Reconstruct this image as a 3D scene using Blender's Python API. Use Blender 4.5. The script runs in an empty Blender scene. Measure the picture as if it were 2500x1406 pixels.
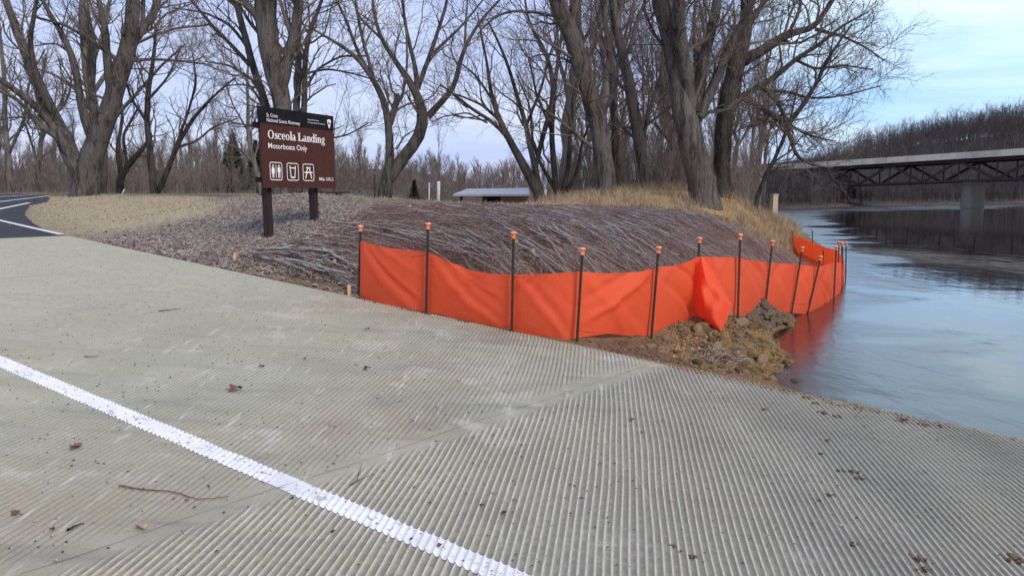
import bpy, math, random
import numpy as np
R = math.radians
rng = np.random.default_rng(7)
random.seed(7)
scene = bpy.context.scene
COL = scene.collection

# ------------------------------------------------------------------ camera
F = 1962.0; CAMZ = 1.64; PITCH = math.atan((703 - 475) / F)
cd = bpy.data.cameras.new('camera'); cam = bpy.data.objects.new('camera', cd); COL.objects.link(cam)
cd.sensor_width = 36; cd.lens = 36 * F / 2500; cd.clip_start = .05; cd.clip_end = 3000
cam.location = (0, 0, CAMZ); cam.rotation_euler = (R(90) - PITCH, 0, 0)
scene.camera = cam

# ------------------------------------------------------------------ sky and sun
SUN_EL, SUN_HD = 36, 146            # elevation, compass heading measured clockwise from straight ahead (+Y)
w = bpy.data.worlds.new('World'); scene.world = w; w.use_nodes = True
nt = w.node_tree; nt.nodes.clear()
def N(t, **k):
    n = nt.nodes.new(t)
    for a, b in k.items(): setattr(n, a, b)
    return n
L = lambda a, b: nt.links.new(a, b)
out = N('ShaderNodeOutputWorld'); bg = N('ShaderNodeBackground')
sky = N('ShaderNodeTexSky', sky_type='NISHITA', sun_disc=False, sun_elevation=R(SUN_EL), sun_rotation=R(SUN_HD), air_density=1.0, dust_density=1.2, ozone_density=2.0)
tc = N('ShaderNodeTexCoord')
mp = N('ShaderNodeMapping'); mp.inputs['Scale'].default_value = (1, 1, 5)
L(tc.outputs['Generated'], mp.inputs['Vector'])
n1 = N('ShaderNodeTexNoise'); n1.inputs['Scale'].default_value = 2.9; n1.inputs['Detail'].default_value = 7; n1.inputs['Roughness'].default_value = .55; n1.inputs['Distortion'].default_value = .35
L(mp.outputs[0], n1.inputs['Vector'])
r1 = N('ShaderNodeValToRGB'); r1.color_ramp.elements[0].position = .36; r1.color_ramp.elements[1].position = .66
L(n1.outputs['Fac'], r1.inputs['Fac'])
# the bright break in the cloud, low over the river to the right
nrm = N('ShaderNodeVectorMath', operation='DOT_PRODUCT'); L(tc.outputs['Generated'], nrm.inputs[0])
hb = R(34); eb = R(9)
nrm.inputs[1].default_value = (math.sin(hb) * math.cos(eb), math.cos(hb) * math.cos(eb), math.sin(eb))
mr = N('ShaderNodeMapRange'); mr.interpolation_type = 'SMOOTHSTEP'
mr.inputs['From Min'].default_value = .90; mr.inputs['From Max'].default_value = 1.0; L(nrm.outputs['Value'], mr.inputs['Value'])
cA = N('ShaderNodeMix', data_type='RGBA'); cA.inputs['A'].default_value = (4.4, 5.3, 8.6, 1); cA.inputs['B'].default_value = (6.6, 7.2, 9.2, 1)
L(r1.outputs['Color'], cA.inputs['Factor'])
cB = N('ShaderNodeMix', data_type='RGBA'); cB.inputs['A'].default_value = (3.5, 6.4, 10.8, 1); cB.inputs['B'].default_value = (8.4, 10.2, 11.0, 1)
L(r1.outputs['Color'], cB.inputs['Factor'])
cC = N('ShaderNodeMix', data_type='RGBA'); L(mr.outputs['Result'], cC.inputs['Factor']); L(cA.outputs['Result'], cC.inputs['A']); L(cB.outputs['Result'], cC.inputs['B'])
mx = N('ShaderNodeMix', data_type='RGBA'); mx.inputs['Factor'].default_value = .82
L(sky.outputs[0], mx.inputs['A']); L(cC.outputs['Result'], mx.inputs['B'])
L(mx.outputs['Result'], bg.inputs['Color']); bg.inputs['Strength'].default_value = .105
L(bg.outputs[0], out.inputs['Surface'])
sd = bpy.data.lights.new('sun', 'SUN'); sd.energy = 2.3; sd.angle = R(22); sd.color = (1, .93, .82)
so = bpy.data.objects.new('sun', sd); COL.objects.link(so)
so.rotation_euler = (R(90 - SUN_EL), 0, R(180 - SUN_HD) + 0)
scene.view_settings.view_transform = 'Standard'; scene.view_settings.look = 'None'
scene.view_settings.exposure = .25; scene.view_settings.gamma = 1
scene.cycles.max_bounces = 6; scene.cycles.diffuse_bounces = 3; scene.cycles.transparent_max_bounces = 6
scene.cycles.use_denoising = True

# ------------------------------------------------------------------ camera maths
cp, sp = math.cos(PITCH), math.sin(PITCH)
def ray(px, py):
    x = (np.asarray(px, float) - 1250) / F; y = -(np.asarray(py, float) - 703) / F
    return np.stack([x + 0 * y, cp + y * sp, -sp + y * cp], -1)
def at(px, py, Y):
    d = ray(px, py); return np.array([0, 0, CAMZ]) + d * (np.asarray(Y, float) / d[..., 1])[..., None]
def proj(P):
    P = np.asarray(P, float) - (0, 0, CAMZ)
    f = P[..., 1] * cp - P[..., 2] * sp; u = P[..., 1] * sp + P[..., 2] * cp
    f = np.where(f < .1, .1, f)
    return 1250 + F * P[..., 0] / f, 703 - F * u / f

# ------------------------------------------------------------------ mesh helpers
def nrmz(a):
    return a / np.maximum(np.linalg.norm(a, axis=-1, keepdims=True), 1e-9)
class Geo:
    def __init__(s): s.v = []; s.q = []; s.t = []; s.n = 0; s.mi = []
    def add(s, V, Q=None, T=None):
        V = np.asarray(V, float).reshape(-1, 3)
        if Q is not None and len(Q): s.q.append(np.asarray(Q, int).reshape(-1, 4) + s.n)
        if T is not None and len(T): s.t.append(np.asarray(T, int).reshape(-1, 3) + s.n)
        s.v.append(V); s.n += len(V); return s
    def grid(s, G, wrap=False):
        G = np.asarray(G, float); a, b = G.shape[:2]
        i = np.arange(a * b).reshape(a, b)
        if wrap: i = np.concatenate([i, i[:, :1]], 1)
        Q = np.stack([i[:-1, :-1], i[:-1, 1:], i[1:, 1:], i[1:, :-1]], -1).reshape(-1, 4)
        return s.add(G.reshape(-1, 3), Q)
    def tubes(s, P, Rr, k=5, cap=False):
        """P (n,K,3) centre lines, Rr (n,K) radii"""
        P = np.asarray(P, float); Rr = np.asarray(Rr, float); n, K = P.shape[:2]
        T = nrmz(np.gradient(P, axis=1))
        m = nrmz(P[:, -1] - P[:, 0])
        ref = np.where(np.abs(m[:, 2:3]) > .8, np.array([[1., .13, 0]]), np.array([[.05, .1, 1.]]))
        A = nrmz(np.cross(T, ref[:, None, :] + 0 * T)); B = np.cross(T, A)
        th = np.arange(k) * 2 * math.pi / k
        V = P[:, :, None] + Rr[:, :, None, None] * (A[:, :, None] * np.cos(th)[:, None] + B[:, :, None] * np.sin(th)[:, None])
        idx = np.arange(n * K * k).reshape(n, K, k); nx = np.roll(idx, -1, 2)
        Q = np.stack([idx[:, :-1], nx[:, :-1], nx[:, 1:], idx[:, 1:]], -1)
        Q = Q.reshape(-1, 4)
        T3 = None
        if cap:
            tt = []
            for e in (0, K - 1):
                for j in range(1, k - 1):
                    tt.append(np.stack([idx[:, e, 0], idx[:, e, j], idx[:, e, j + 1]] if e else [idx[:, e, 0], idx[:, e, j + 1], idx[:, e, j]], -1))
            T3 = np.concatenate(tt)
        return s.add(V, Q, T3)
    def box(s, c, dx, dy, dz):
        """box: centre and three half-axis vectors"""
        c, dx, dy, dz = [np.asarray(a, float) for a in (c, dx, dy, dz)]
        V = [c + a * dx + b * dy + e * dz for e in (-1, 1) for a, b in ((-1, -1), (1, -1), (1, 1), (-1, 1))]
        Q = [[3, 2, 1, 0], [4, 5, 6, 7], [0, 1, 5, 4], [1, 2, 6, 5], [2, 3, 7, 6], [3, 0, 4, 7]]
        return s.add(V, Q)
    def prism(s, pts, h0, h1, fr):
        """closed 2-d outline extruded along the third axis of frame fr = (o, ex, ey, ez)"""
        o, ex, ey, ez = fr; n = len(pts); s.ng = getattr(s, 'ng', [])
        A = [o + p[0] * ex + p[1] * ey + h0 * ez for p in pts]; B = [o + p[0] * ex + p[1] * ey + h1 * ez for p in pts]
        Q = [[i, (i + 1) % n, n + (i + 1) % n, n + i] for i in range(n)]
        s.ng.append([s.n + n + i for i in range(n)])
        return s.add(A + B, Q)
    def mesh(s, name, smooth=True):
        V = np.concatenate(s.v); me = bpy.data.meshes.new(name)
        qs = np.concatenate(s.q) if s.q else np.zeros((0, 4), int); ts = np.concatenate(s.t) if s.t else np.zeros((0, 3), int)
        ng = getattr(s, 'ng', [])
        loops = np.concatenate([qs.ravel(), ts.ravel()] + [np.array(g) for g in ng]).astype(np.int32)
        cnt = np.concatenate([np.full(len(qs), 4), np.full(len(ts), 3), np.array([len(g) for g in ng], int)]).astype(np.int32)
        st = np.concatenate([[0], np.cumsum(cnt)[:-1]]).astype(np.int32)
        me.vertices.add(len(V)); me.vertices.foreach_set('co', V.astype(np.float32).ravel())
        me.loops.add(len(loops)); me.loops.foreach_set('vertex_index', loops)
        me.polygons.add(len(cnt)); me.polygons.foreach_set('loop_start', st)
        me.update(calc_edges=True); me.validate()
        me.polygons.foreach_set('use_smooth', np.full(len(me.polygons), smooth)); me.update()
        return me
    def build(s, name, mat, parent=None, smooth=True, loc=None):
        """loc: world point used as the object's origin (vertices are given in world space)"""
        if loc is not None:
            s.v = [v - np.asarray(loc) for v in s.v]
        me = s.mesh(name, smooth)
        if mat: me.materials.append(mat)
        o = bpy.data.objects.new(name, me); COL.objects.link(o)
        if parent is not None: o.parent = parent
        elif loc is not None: o.location = loc
        return o
def empty(name, loc, label, cat, group=None):
    o = bpy.data.objects.new(name, None); COL.objects.link(o); o.location = loc; o.empty_display_size = .2
    return tag(o, label, cat, group)
def tag(o, label, cat, group=None, kind=None):
    o['label'] = label; o['category'] = cat
    if group: o['group'] = group
    if kind: o['kind'] = kind
    return o
def struct(o, label=None):
    o['kind'] = 'structure'
    if label: o['label'] = label
    return o
def stuff(o, label, cat):
    o['kind'] = 'stuff'; o['label'] = label; o['category'] = cat; return o
def smoothstep(a, b, x):
    t = np.clip((x - a) / (b - a), 0, 1); return t * t * (3 - 2 * t)

# ------------------------------------------------------------------ materials
def mat(name, base, rough=.8, layers=(), bump=None, spec=.3, coord='Object', **kw):
    """layers: (scale, detail, lo, hi, colour, strength[, stretch]) noise patches of another colour of the thing itself"""
    m = bpy.data.materials.new(name); m.use_nodes = True; t = m.node_tree; b = t.nodes['Principled BSDF']
    b.inputs['Roughness'].default_value = rough; b.inputs['Specular IOR Level'].default_value = spec
    for k, v in kw.items():
        b.inputs[k.replace('_', ' ')].default_value = v
    co = t.nodes.new('ShaderNodeTexCoord'); cur = None
    def noise(sc, det, stretch=None, ro=.6):
        n = t.nodes.new('ShaderNodeTexNoise'); n.inputs['Scale'].default_value = sc; n.inputs['Detail'].default_value = det; n.inputs['Roughness'].default_value = ro
        if stretch:
            mp = t.nodes.new('ShaderNodeMapping'); mp.inputs['Scale'].default_value = stretch[:3]
            if len(stretch) > 3: mp.inputs['Rotation'].default_value = (0, 0, stretch[3])
            t.links.new(co.outputs[coord], mp.inputs[0]); t.links.new(mp.outputs[0], n.inputs['Vector'])
        else: t.links.new(co.outputs[coord], n.inputs['Vector'])
        return n.outputs['Fac']
    if isinstance(base, str):
        a = t.nodes.new('ShaderNodeVertexColor'); a.layer_name = base; cur = a.outputs['Color']
    for l in layers:
        n = noise(l[0], l[1], l[6] if len(l) > 6 else None)
        mr = t.nodes.new('ShaderNodeMapRange'); mr.inputs['From Min'].default_value = l[2]; mr.inputs['From Max'].default_value = l[3]; mr.inputs['To Max'].default_value = l[5]
        t.links.new(n, mr.inputs['Value'])
        x = t.nodes.new('ShaderNodeMix'); x.data_type = 'RGBA'
        t.links.new(mr.outputs['Result'], x.inputs['Factor'])
        if cur is None: x.inputs['A'].default_value = (*base, 1)
        else: t.links.new(cur, x.inputs['A'])
        x.inputs['B'].default_value = (*l[4], 1); cur = x.outputs['Result']
    if cur is None: b.inputs['Base Color'].default_value = (*base, 1)
    else: t.links.new(cur, b.inputs['Base Color'])
    if bump:
        prev = None
        for bp in bump:
            n = noise(bp[0], bp[1], bp[3] if len(bp) > 3 else None)
            u = t.nodes.new('ShaderNodeBump'); u.inputs['Distance'].default_value = bp[2]; u.inputs['Strength'].default_value = 1
            t.links.new(n, u.inputs['Height'])
            if prev: t.links.new(prev, u.inputs['Normal'])
            prev = u.outputs['Normal']
        t.links.new(prev, b.inputs['Normal'])
    return m
M = {}
def bark(name, c, k=1.0):
    return mat(name, c, .95, [(1.3, 5, .42, .7, tuple(x * 1.6 for x in c), .85), (6, 5, .48, .6, tuple(x * .38 for x in c), .85, (1, 1, .18)), (18, 4, .52, .62, tuple(x * 1.7 for x in c), .5, (1, 1, .22)), (.7, 3, .58, .72, (c[0] * 1.0, c[1] * 1.15, c[2] * .85), .5)],
               [(7, 6, .12 * k, (1, 1, .18)), (30, 3, .03 * k, (1, 1, .3))], .1)
M['bark'] = bark('bark_grey', (.1, .089, .08)); M['bark_dark'] = bark('bark_dark', (.07, .06, .054)); M['bark_pale'] = bark('bark_pale', (.145, .13, .115))
M['twig'] = mat('twig', (.115, .092, .078), .9, [(2, 3, .4, .7, (.17, .14, .12), .8)])
M['twig_red'] = mat('twig_red', (.12, .075, .06), .9, [(2, 3, .4, .7, (.17, .12, .09), .8)])
M['farwood'] = mat('far_wood', (.125, .105, .1), .95, [(.06, 4, .4, .62, (.17, .135, .115), .9), (.3, 3, .5, .7, (.08, .07, .068), .7)])
M['hillwood'] = mat('hill_wood', (.05, .045, .05), .95, [(.04, 4, .4, .62, (.075, .063, .062), .9), (.15, 3, .5, .65, (.03, .03, .033), .8)])
M['pine'] = mat('pine', (.028, .048, .026), .8, [(3, 3, .4, .7, (.05, .075, .035), .8)])
M['steel'] = mat('post_steel', (.028, .024, .022), .55, [(30, 4, .52, .72, (.12, .055, .03), .7)], [(60, 3, .002)], .4, Metallic=.3)
M['cap'] = mat('cap_orange', (.85, .24, .1), .5, [(20, 3, .45, .7, (.95, .5, .34), .7)], None, .4)
M['stake'] = mat('stake_wood', (.62, .38, .19), .8, [(60, 4, .4, .7, (.45, .27, .14), .7)])
M['twine'] = mat('twine', (.45, .24, .13), .9)
M['black'] = mat('sign_black', (.009, .009, .011), .55, [(9, 4, .45, .75, (.018, .016, .018), .8)], None, .12)
M['brown'] = mat('sign_brown', (.066, .025, .019), .55, [(5, 5, .4, .75, (.082, .033, .025), .8)], None, .12)
M['signpost'] = mat('sign_post_wood', (.024, .016, .017), .75, [(14, 4, .45, .7, (.042, .028, .027), .8, (1, 1, .2))], [(50, 4, .003, (1, 1, .1))])
M['white'] = mat('lettering_white', (.8, .79, .77), .5)
M['branch_grey'] = mat('cut_branch_bark', (.27, .25, .235), .8, [(6, 4, .42, .7, (.32, .3, .28), .9), (25, 3, .55, .7, (.09, .075, .07), .8)], [(80, 3, .003)])
M['branch_red'] = mat('brush_bark', (.225, .13, .105), .9, [(2.5, 4, .47, .66, (.36, .27, .24), .9), (9, 3, .55, .7, (.13, .08, .065), .8)])
M['branch_brown'] = mat('brush_brown', (.26, .2, .175), .9, [(3, 4, .42, .6, (.38, .34, .31), .9), (14, 3, .52, .68, (.1, .07, .06), .8)])

# ------------------------------------------------------------------ ramp frame
hd = R(-55)
U = np.array([math.sin(hd), math.cos(hd)]); V = np.array([math.cos(hd), -math.sin(hd)])
EDGE = 6.05; TOP = 12.35; ZF = .04; GR = .08
def uv(P): return P[..., 0] * U[0] + P[..., 1] * U[1], P[..., 0] * V[0] + P[..., 1] * V[1]
def xy(u, v): return np.stack([u * U[0] + v * V[0], u * U[1] + v * V[1]], -1)
def slabz(u): return ZF + GR * u
def asph(u): return ZF + GR * TOP + .025 * (u - TOP)
def pl(px, py, a, b):
    """exact: plane z = a + b*u"""
    d = ray(px, py); u1 = d[..., 0] * U[0] + d[..., 1] * U[1]
    t = (a - CAMZ) / (d[..., 2] - b * u1); P = np.array([0, 0, CAMZ]) + d * np.asarray(t)[..., None]; return P
def on_slab(px, py): return pl(px, py, ZF, GR)
def on_asph(px, py): return pl(px, py, asph(0.), .025)

# ------------------------------------------------------------------ terrain
asp_px = [(158, 574), (110, 561), (82, 546), (63, 528), (60, 519), (72, 503), (118, 492), (122, 485), (112, 478), (60, 474), (-60, 470), (-600, 470)]
asp = np.array([on_asph(*p)[:2] for p in asp_px]); asp = np.vstack([asp, xy(TOP, -14.), xy(TOP, EDGE)])
own = np.array([(5.0, 4.1), (3.75, 4.85), (2.35, 6.1), (2.6, 7.2), (2.95, 8.5), (3.1, 9.5), (3.75, 10.8), (4.9, 12.6), (6.2, 14.6), (7.1, 18), (8.0, 22.6), (9.6, 27), (11.8, 34), (15.5, 45), (17, 58), (12, 76), (6, 118), (-30, 175), (-400, 290), (-900, 300), (-900, -300), (3.4, -300)])
far = np.array([(-900, 420), (-300, 340), (-20, 220), (18, 140), (26, 104), (32, 92), (49, 113), (75, 135), (95, 148), (160, 175), (900, 330), (900, 1500), (-900, 1500)])
def sdist(P, poly):
    """signed distance, positive inside"""
    P = P.reshape(-1, 2); d2 = np.full(len(P), 1e12); ins = np.zeros(len(P), bool)
    for a, b in zip(poly, np.roll(poly, -1, 0)):
        ab = b - a; t = np.clip(((P - a) @ ab) / (ab @ ab), 0, 1); q = P - a - t[:, None] * ab
        d2 = np.minimum(d2, (q * q).sum(1))
        if a[1] != b[1]:
            c = ((a[1] > P[:, 1]) != (b[1] > P[:, 1])) & (P[:, 0] < (b[0] - a[0]) * (P[:, 1] - a[1]) / (b[1] - a[1]) + a[0])
            ins ^= c
    return np.where(ins, 1, -1) * np.sqrt(d2)
ctl = []
for u in np.arange(-.5, 12.6, .8):
    q = xy(u, EDGE + .03); ctl.append((*q, slabz(u) - .015 if u > 1.6 else -.05)); q = xy(u, EDGE - .5); ctl.append((*q, slabz(u) - .06))
for u in (-9, -6, -4, -2): q = xy(u, EDGE + .1); ctl.append((*q, min(-.15, slabz(u) - .1)))
for u in np.arange(-8, 13, 3.):
    for v in (-6, 0, 4): q = xy(u, v); ctl.append((*q, slabz(u) - .1))
for px, py in asp_px[1:10]:
    q = on_asph(px, py); ctl.append((q[0], q[1], q[2] - .01))
for u, v in ((14, 2), (18, 0), (18, 5), (24, 2), (30, 0), (24, -6), (14, -6), (36, 0)): q = xy(u, v); ctl.append((*q, asph(u) - .06))
for px, py, Y in [(680, 578, 11.1), (778, 540, 12), (640, 545, 12.8), (560, 600, 10.9), (450, 480, 26), (600, 482, 20), (250, 479, 28), (160, 480, 32), (705, 477, 16), (850, 483, 17), (1000, 487, 16),
                  (1130, 495, 16), (1250, 500, 16), (1380, 499, 17), (1500, 486, 20), (1700, 484, 21), (1820, 500, 21.5), (300, 535, 17.5), (500, 530, 15), (400, 580, 12.6), (200, 530, 19), (870, 560, 11), (950, 565, 10.4), (950, 520, 12.5), (820, 600, 9.9), (760, 640, 9.5),
                  (1100, 600, 9.6), (1250, 640, 8.8), (1250, 560, 11), (1250, 520, 13), (1430, 640, 8.9), (1430, 560, 11.6), (1600, 640, 9.6), (1600, 560, 12.5), (1600, 520, 15.5), (1800, 610, 12), (1800, 565, 15), (1880, 625, 12.4), (1930, 645, 13), (1900, 590, 20), (1890, 560, 24),
                  (1930, 552, 27), (1935, 615, 22.6), (2048, 706, 14.3), (1409, 827, 7.25), (1590, 815, 7.9), (1697, 765, 8.8), (1802, 760, 9.0), (1868, 747, 10), (1931, 757, 10.7),
                  (1640, 855, 7.45), (1780, 830, 7.9), (1880, 850, 8.2), (1840, 900, 7.25), (1750, 790, 8.6), (1860, 765, 9.6), (1870, 930, 6.7)]:
    q = at(px, py, Y); ctl.append(tuple(q))
for q in [(2.75, 6.1, -.12), (3.3, 5.6, -.15), (4, 5.0, -.2), (3.4, 6.4, -.25), (5, 8, -.45), (4.2, 6.8, -.3), (7, 11, -.6), (9.5, 16, -.7), (11, 22, -.7), (13, 28, -.6), (15, 35, -.5), (2.9, 8.5, -.03), (2.7, 7.6, -.05), (2.75, 7.2, -.08), (3.1, 9.5, -.02), (3.75, 10.7, -.06), (4.1, 11.2, -.1), (5, 12.5, -.03), (6.4, 14.8, -.06), (8.1, 22.6, -.02), (9.9, 28, 0), (9.3, 22.6, -.3), (10.6, 26, -.35), (12.0, 30, -.35), (14, 35, -.4), (6.9, 14, -.35), (7.7, 17, -.35), (6.0, 16.3, -.02), (6.8, 18.6, -.02), (7.3, 20.6, 0.), (12.4, 36, 0),
          (0, 21, 1.25), (0, 26, .95), (0, 36, .6), (6, 30, 1.2), (-8, 34, 1.35), (-20, 38, 1.7), (-34, 36, 1.75), (5, 40, .8), (10, 34, .8), (0, -6, -.3), (8, -6, -1), (16, 8, -1.4), (20, 30, -1.4)]:
    ctl.append(q)
ctl = np.array(ctl)
def tpsk(d2): return np.where(d2 > 0, .5 * d2 * np.log(np.maximum(d2, 1e-12)), 0)
_n = len(ctl); _K = tpsk(((ctl[:, None, :2] - ctl[None, :, :2]) ** 2).sum(-1)) + np.eye(_n) * .02
_A = np.zeros((_n + 3, _n + 3)); _A[:_n, :_n] = _K; _A[:_n, _n] = 1; _A[:_n, _n + 1:] = ctl[:, :2]; _A[_n:, :_n] = _A[:_n, _n:].T
_w = np.linalg.solve(_A, np.concatenate([ctl[:, 2], np.zeros(3)]))
def tps(P):
    o = np.empty(len(P))
    for i in range(0, len(P), 20000):
        p = P[i:i + 20000]; o[i:i + 20000] = tpsk(((p[:, None] - ctl[None, :, :2]) ** 2).sum(-1)) @ _w[:_n] + _w[_n] + p @ _w[_n + 1:]
    return o
_ph = rng.uniform(0, 6.28, (10, 2)); _kd = rng.normal(size=(10, 2))
def wave(P, k):
    """cheap smooth pseudo-noise in about -1..1"""
    s = 0
    for i in range(6): s = s + np.sin(P[..., 0] * _kd[i, 0] * k + _ph[i, 0]) * np.cos(P[..., 1] * _kd[i, 1] * k + _ph[i, 1])
    return s / 3
def ground(P):
    sh = P.shape[:-1]; P = np.asarray(P, float).reshape(-1, 2); r = np.hypot(P[:, 0], P[:, 1])
    z = np.zeros(len(P)); near = r < 52
    so, sf = sdist(P, own), sdist(P, far)
    lim = np.where(P[:, 0] < -12, 1.7, .35) * smoothstep(0, 1, 1) + 0
    lim = .35 + 1.35 * smoothstep(-4, -14, P[:, 0])
    zo = np.clip(so * .22 - .02, -2.2, lim)
    zo = zo + np.where(so > 0, 1, 0) * 4.6 * smoothstep(118, 150, P[:, 1]) * smoothstep(12, -5, P[:, 0]) * (1 + .15 * wave(P, .03))
    hh = smoothstep(52, 165, P[:, 0]) * 20 + smoothstep(150, 320, P[:, 0]) * 14
    zf = np.clip(sf * .3 - .02, -2.2, .5) + hh * smoothstep(4, 70, sf) + .0
    zf = np.where(sf < 0, np.clip(sf * .3 - .02, -2.2, 0), zf)
    z = np.maximum(zo, zf)
    if near.any():
        q = np.clip(tps(P[near]), -1.6, 1.9); b = smoothstep(34, 50, r[near]); z[near] = q * (1 - b) + z[near] * b
    u, v = uv(P)
    inr = (v < EDGE - .02) & (u < TOP + .4) & (v > -16)
    off = (v >= EDGE - .02)
    z = z + np.where(off & (r < 60), .018 * wave(P, 5.) + .01 * wave(P, 13.) + .022 * wave(P, 9.) * smoothstep(.45, .2, z), 0) * smoothstep(EDGE, EDGE + .4, v)
    z = np.where(inr & (u > -14), np.minimum(z, slabz(u) - .12), z)
    e = (v >= EDGE - .02) & (v < EDGE + .12) & (u < TOP) & (u > -9)
    z = np.where(e, np.minimum(z, slabz(u) - .004), z)
    ia = sdist(P, asp) > .02
    z = np.where(ia, asph(u) - .05, z)
    return z.reshape(sh)
def hit(px, py):
    """first crossing of the sight lines with the ground"""
    px = np.atleast_1d(np.asarray(px, float)); py = np.atleast_1d(np.asarray(py, float)); d = ray(px, py)
    Y = np.concatenate([np.arange(3, 30, .15), np.arange(30, 60, .6)]); P = np.array([0, 0, CAMZ]) + d[:, None, :] * (Y[None, :] / d[:, 1:2])[..., None]
    g = ground(P[..., :2]); below = P[..., 2] < g; i = np.argmax(below, 1); i = np.where(below.any(1), i, len(Y) - 1)
    return np.stack([P[np.arange(len(px)), i, 0], P[np.arange(len(px)), i, 1], g[np.arange(len(px)), i]], -1)
def poly_world(px): a = hit([p[0] for p in px], [p[1] for p in px]); return a[:, :2]
def scatter(poly, n, seed=0):
    r = np.random.default_rng(seed); lo, hi = poly.min(0), poly.max(0); o = []
    c = 0
    while c < n:
        p = r.uniform(lo, hi, (n * 2, 2)); p = p[sdist(p, poly) > 0]; o.append(p); c += len(p)
    return np.concatenate(o)[:n]
def spread(a0, a1, st, g, lim):
    c = list(np.arange(a0, a1, st)); s = st; x = c[-1]
    while x < lim: s *= g; x += s; c.append(x)
    return c
xs = spread(-13, 9, .11, 1.1, 900); s, x = .11, -13; lo = []
while x > -900: s *= 1.1; x -= s; lo.append(x)
xs = np.array(lo[::-1] + xs)
ys = spread(3, 27, .11, 1.07, 1400); s, x = .11, 3; lo = []
while x > -200: s *= 1.25; x -= s; lo.append(x)
ys = np.array(lo[::-1] + ys)
GX, GY = np.meshgrid(xs, ys, indexing='ij'); GP = np.stack([GX, GY], -1); GZ = ground(GP)
# zones of ground cover (world polygons)
z_grass = poly_world([(70, 510), (130, 482), (300, 480), (520, 481), (600, 490), (590, 520), (450, 545), (330, 580), (230, 592), (150, 570), (90, 545)])
z_mulch = poly_world([(260, 595), (330, 578), (460, 545), (600, 510), (560, 483), (700, 479), (830, 484), (860, 515), (880, 560), (760, 600), (600, 625), (560, 655), (640, 672), (500, 645), (350, 615)])
z_brush = poly_world([(585, 640), (690, 612), (770, 596), (850, 565), (880, 530), (930, 505), (1030, 501), (1130, 500), (1250, 504), (1380, 503), (1550, 504), (1700, 516), (1800, 545), (1880, 590), (1930, 628), (2030, 680), (1950, 755), (1800, 748), (1697, 758), (1590, 800), (1409, 815), (1250, 792), (1045, 745), (884, 715), (840, 712), (700, 676), (640, 660)])
z_tall = np.array([(1.2, 17.6), (3.2, 16.6), (4.6, 15.8), (5.6, 16.6), (6.6, 18.6), (7.9, 22.8), (9.6, 27), (12, 34), (16, 46), (10, 52), (2, 40), (0, 26)])
g2 = GP.reshape(-1, 2)
def zone(poly, w): return smoothstep(-w, w, sdist(g2, poly) + .25 * wave(g2, 3.) + .12 * wave(g2, 9.))
col = np.tile(np.array([.19, .15, .085]), (len(g2), 1))
col[g2[:, 1] > 50] = (.10, .08, .06)
def paint(c, a): global col; col = col * (1 - a[:, None]) + np.array(c) * a[:, None]
paint((.38, .32, .21), zone(z_grass, 1.4)); paint((.24, .19, .155), zone(z_mulch, 1.0)); paint((.19, .115, .09), zone(z_brush, .4)); paint((.36, .25, .11), zone(z_tall, .8))
soil = smoothstep(.35, .8, wave(g2, 2.2)) * zone(np.vstack([z_mulch]), .3); paint((.26, .12, .075), soil * .7)
shore = smoothstep(.55, .25, GZ.ravel()) * (np.hypot(g2[:, 0], g2[:, 1]) < 40) * (sdist(g2, z_brush) < .1); paint((.19, .115, .065), shore)
sfar = sdist(g2, far); paint((.055, .045, .04), smoothstep(3, 9, sfar)); paint((.075, .06, .05), ((sfar > -2) & (sfar < 3)) * 1.0)
G = Geo().grid(np.concatenate([GP, GZ[..., None]], -1))
M['ground'] = mat('ground', 'zone', .95, [(6, 6, .5, .7, (.09, .065, .05), .55), (14, 5, .55, .72, (.30, .24, .17), .45)], [(12, 6, .03), (50, 4, .012)], .15)
terrain = G.build('ground', M['ground'])
ca = terrain.data.color_attributes.new('zone', 'FLOAT_COLOR', 'POINT'); ca.data.foreach_set('color', np.concatenate([col, np.ones((len(col), 1))], 1).astype(np.float32).ravel())
# mesh.validate may not reorder vertices, colours match the grid order
struct(terrain)

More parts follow.
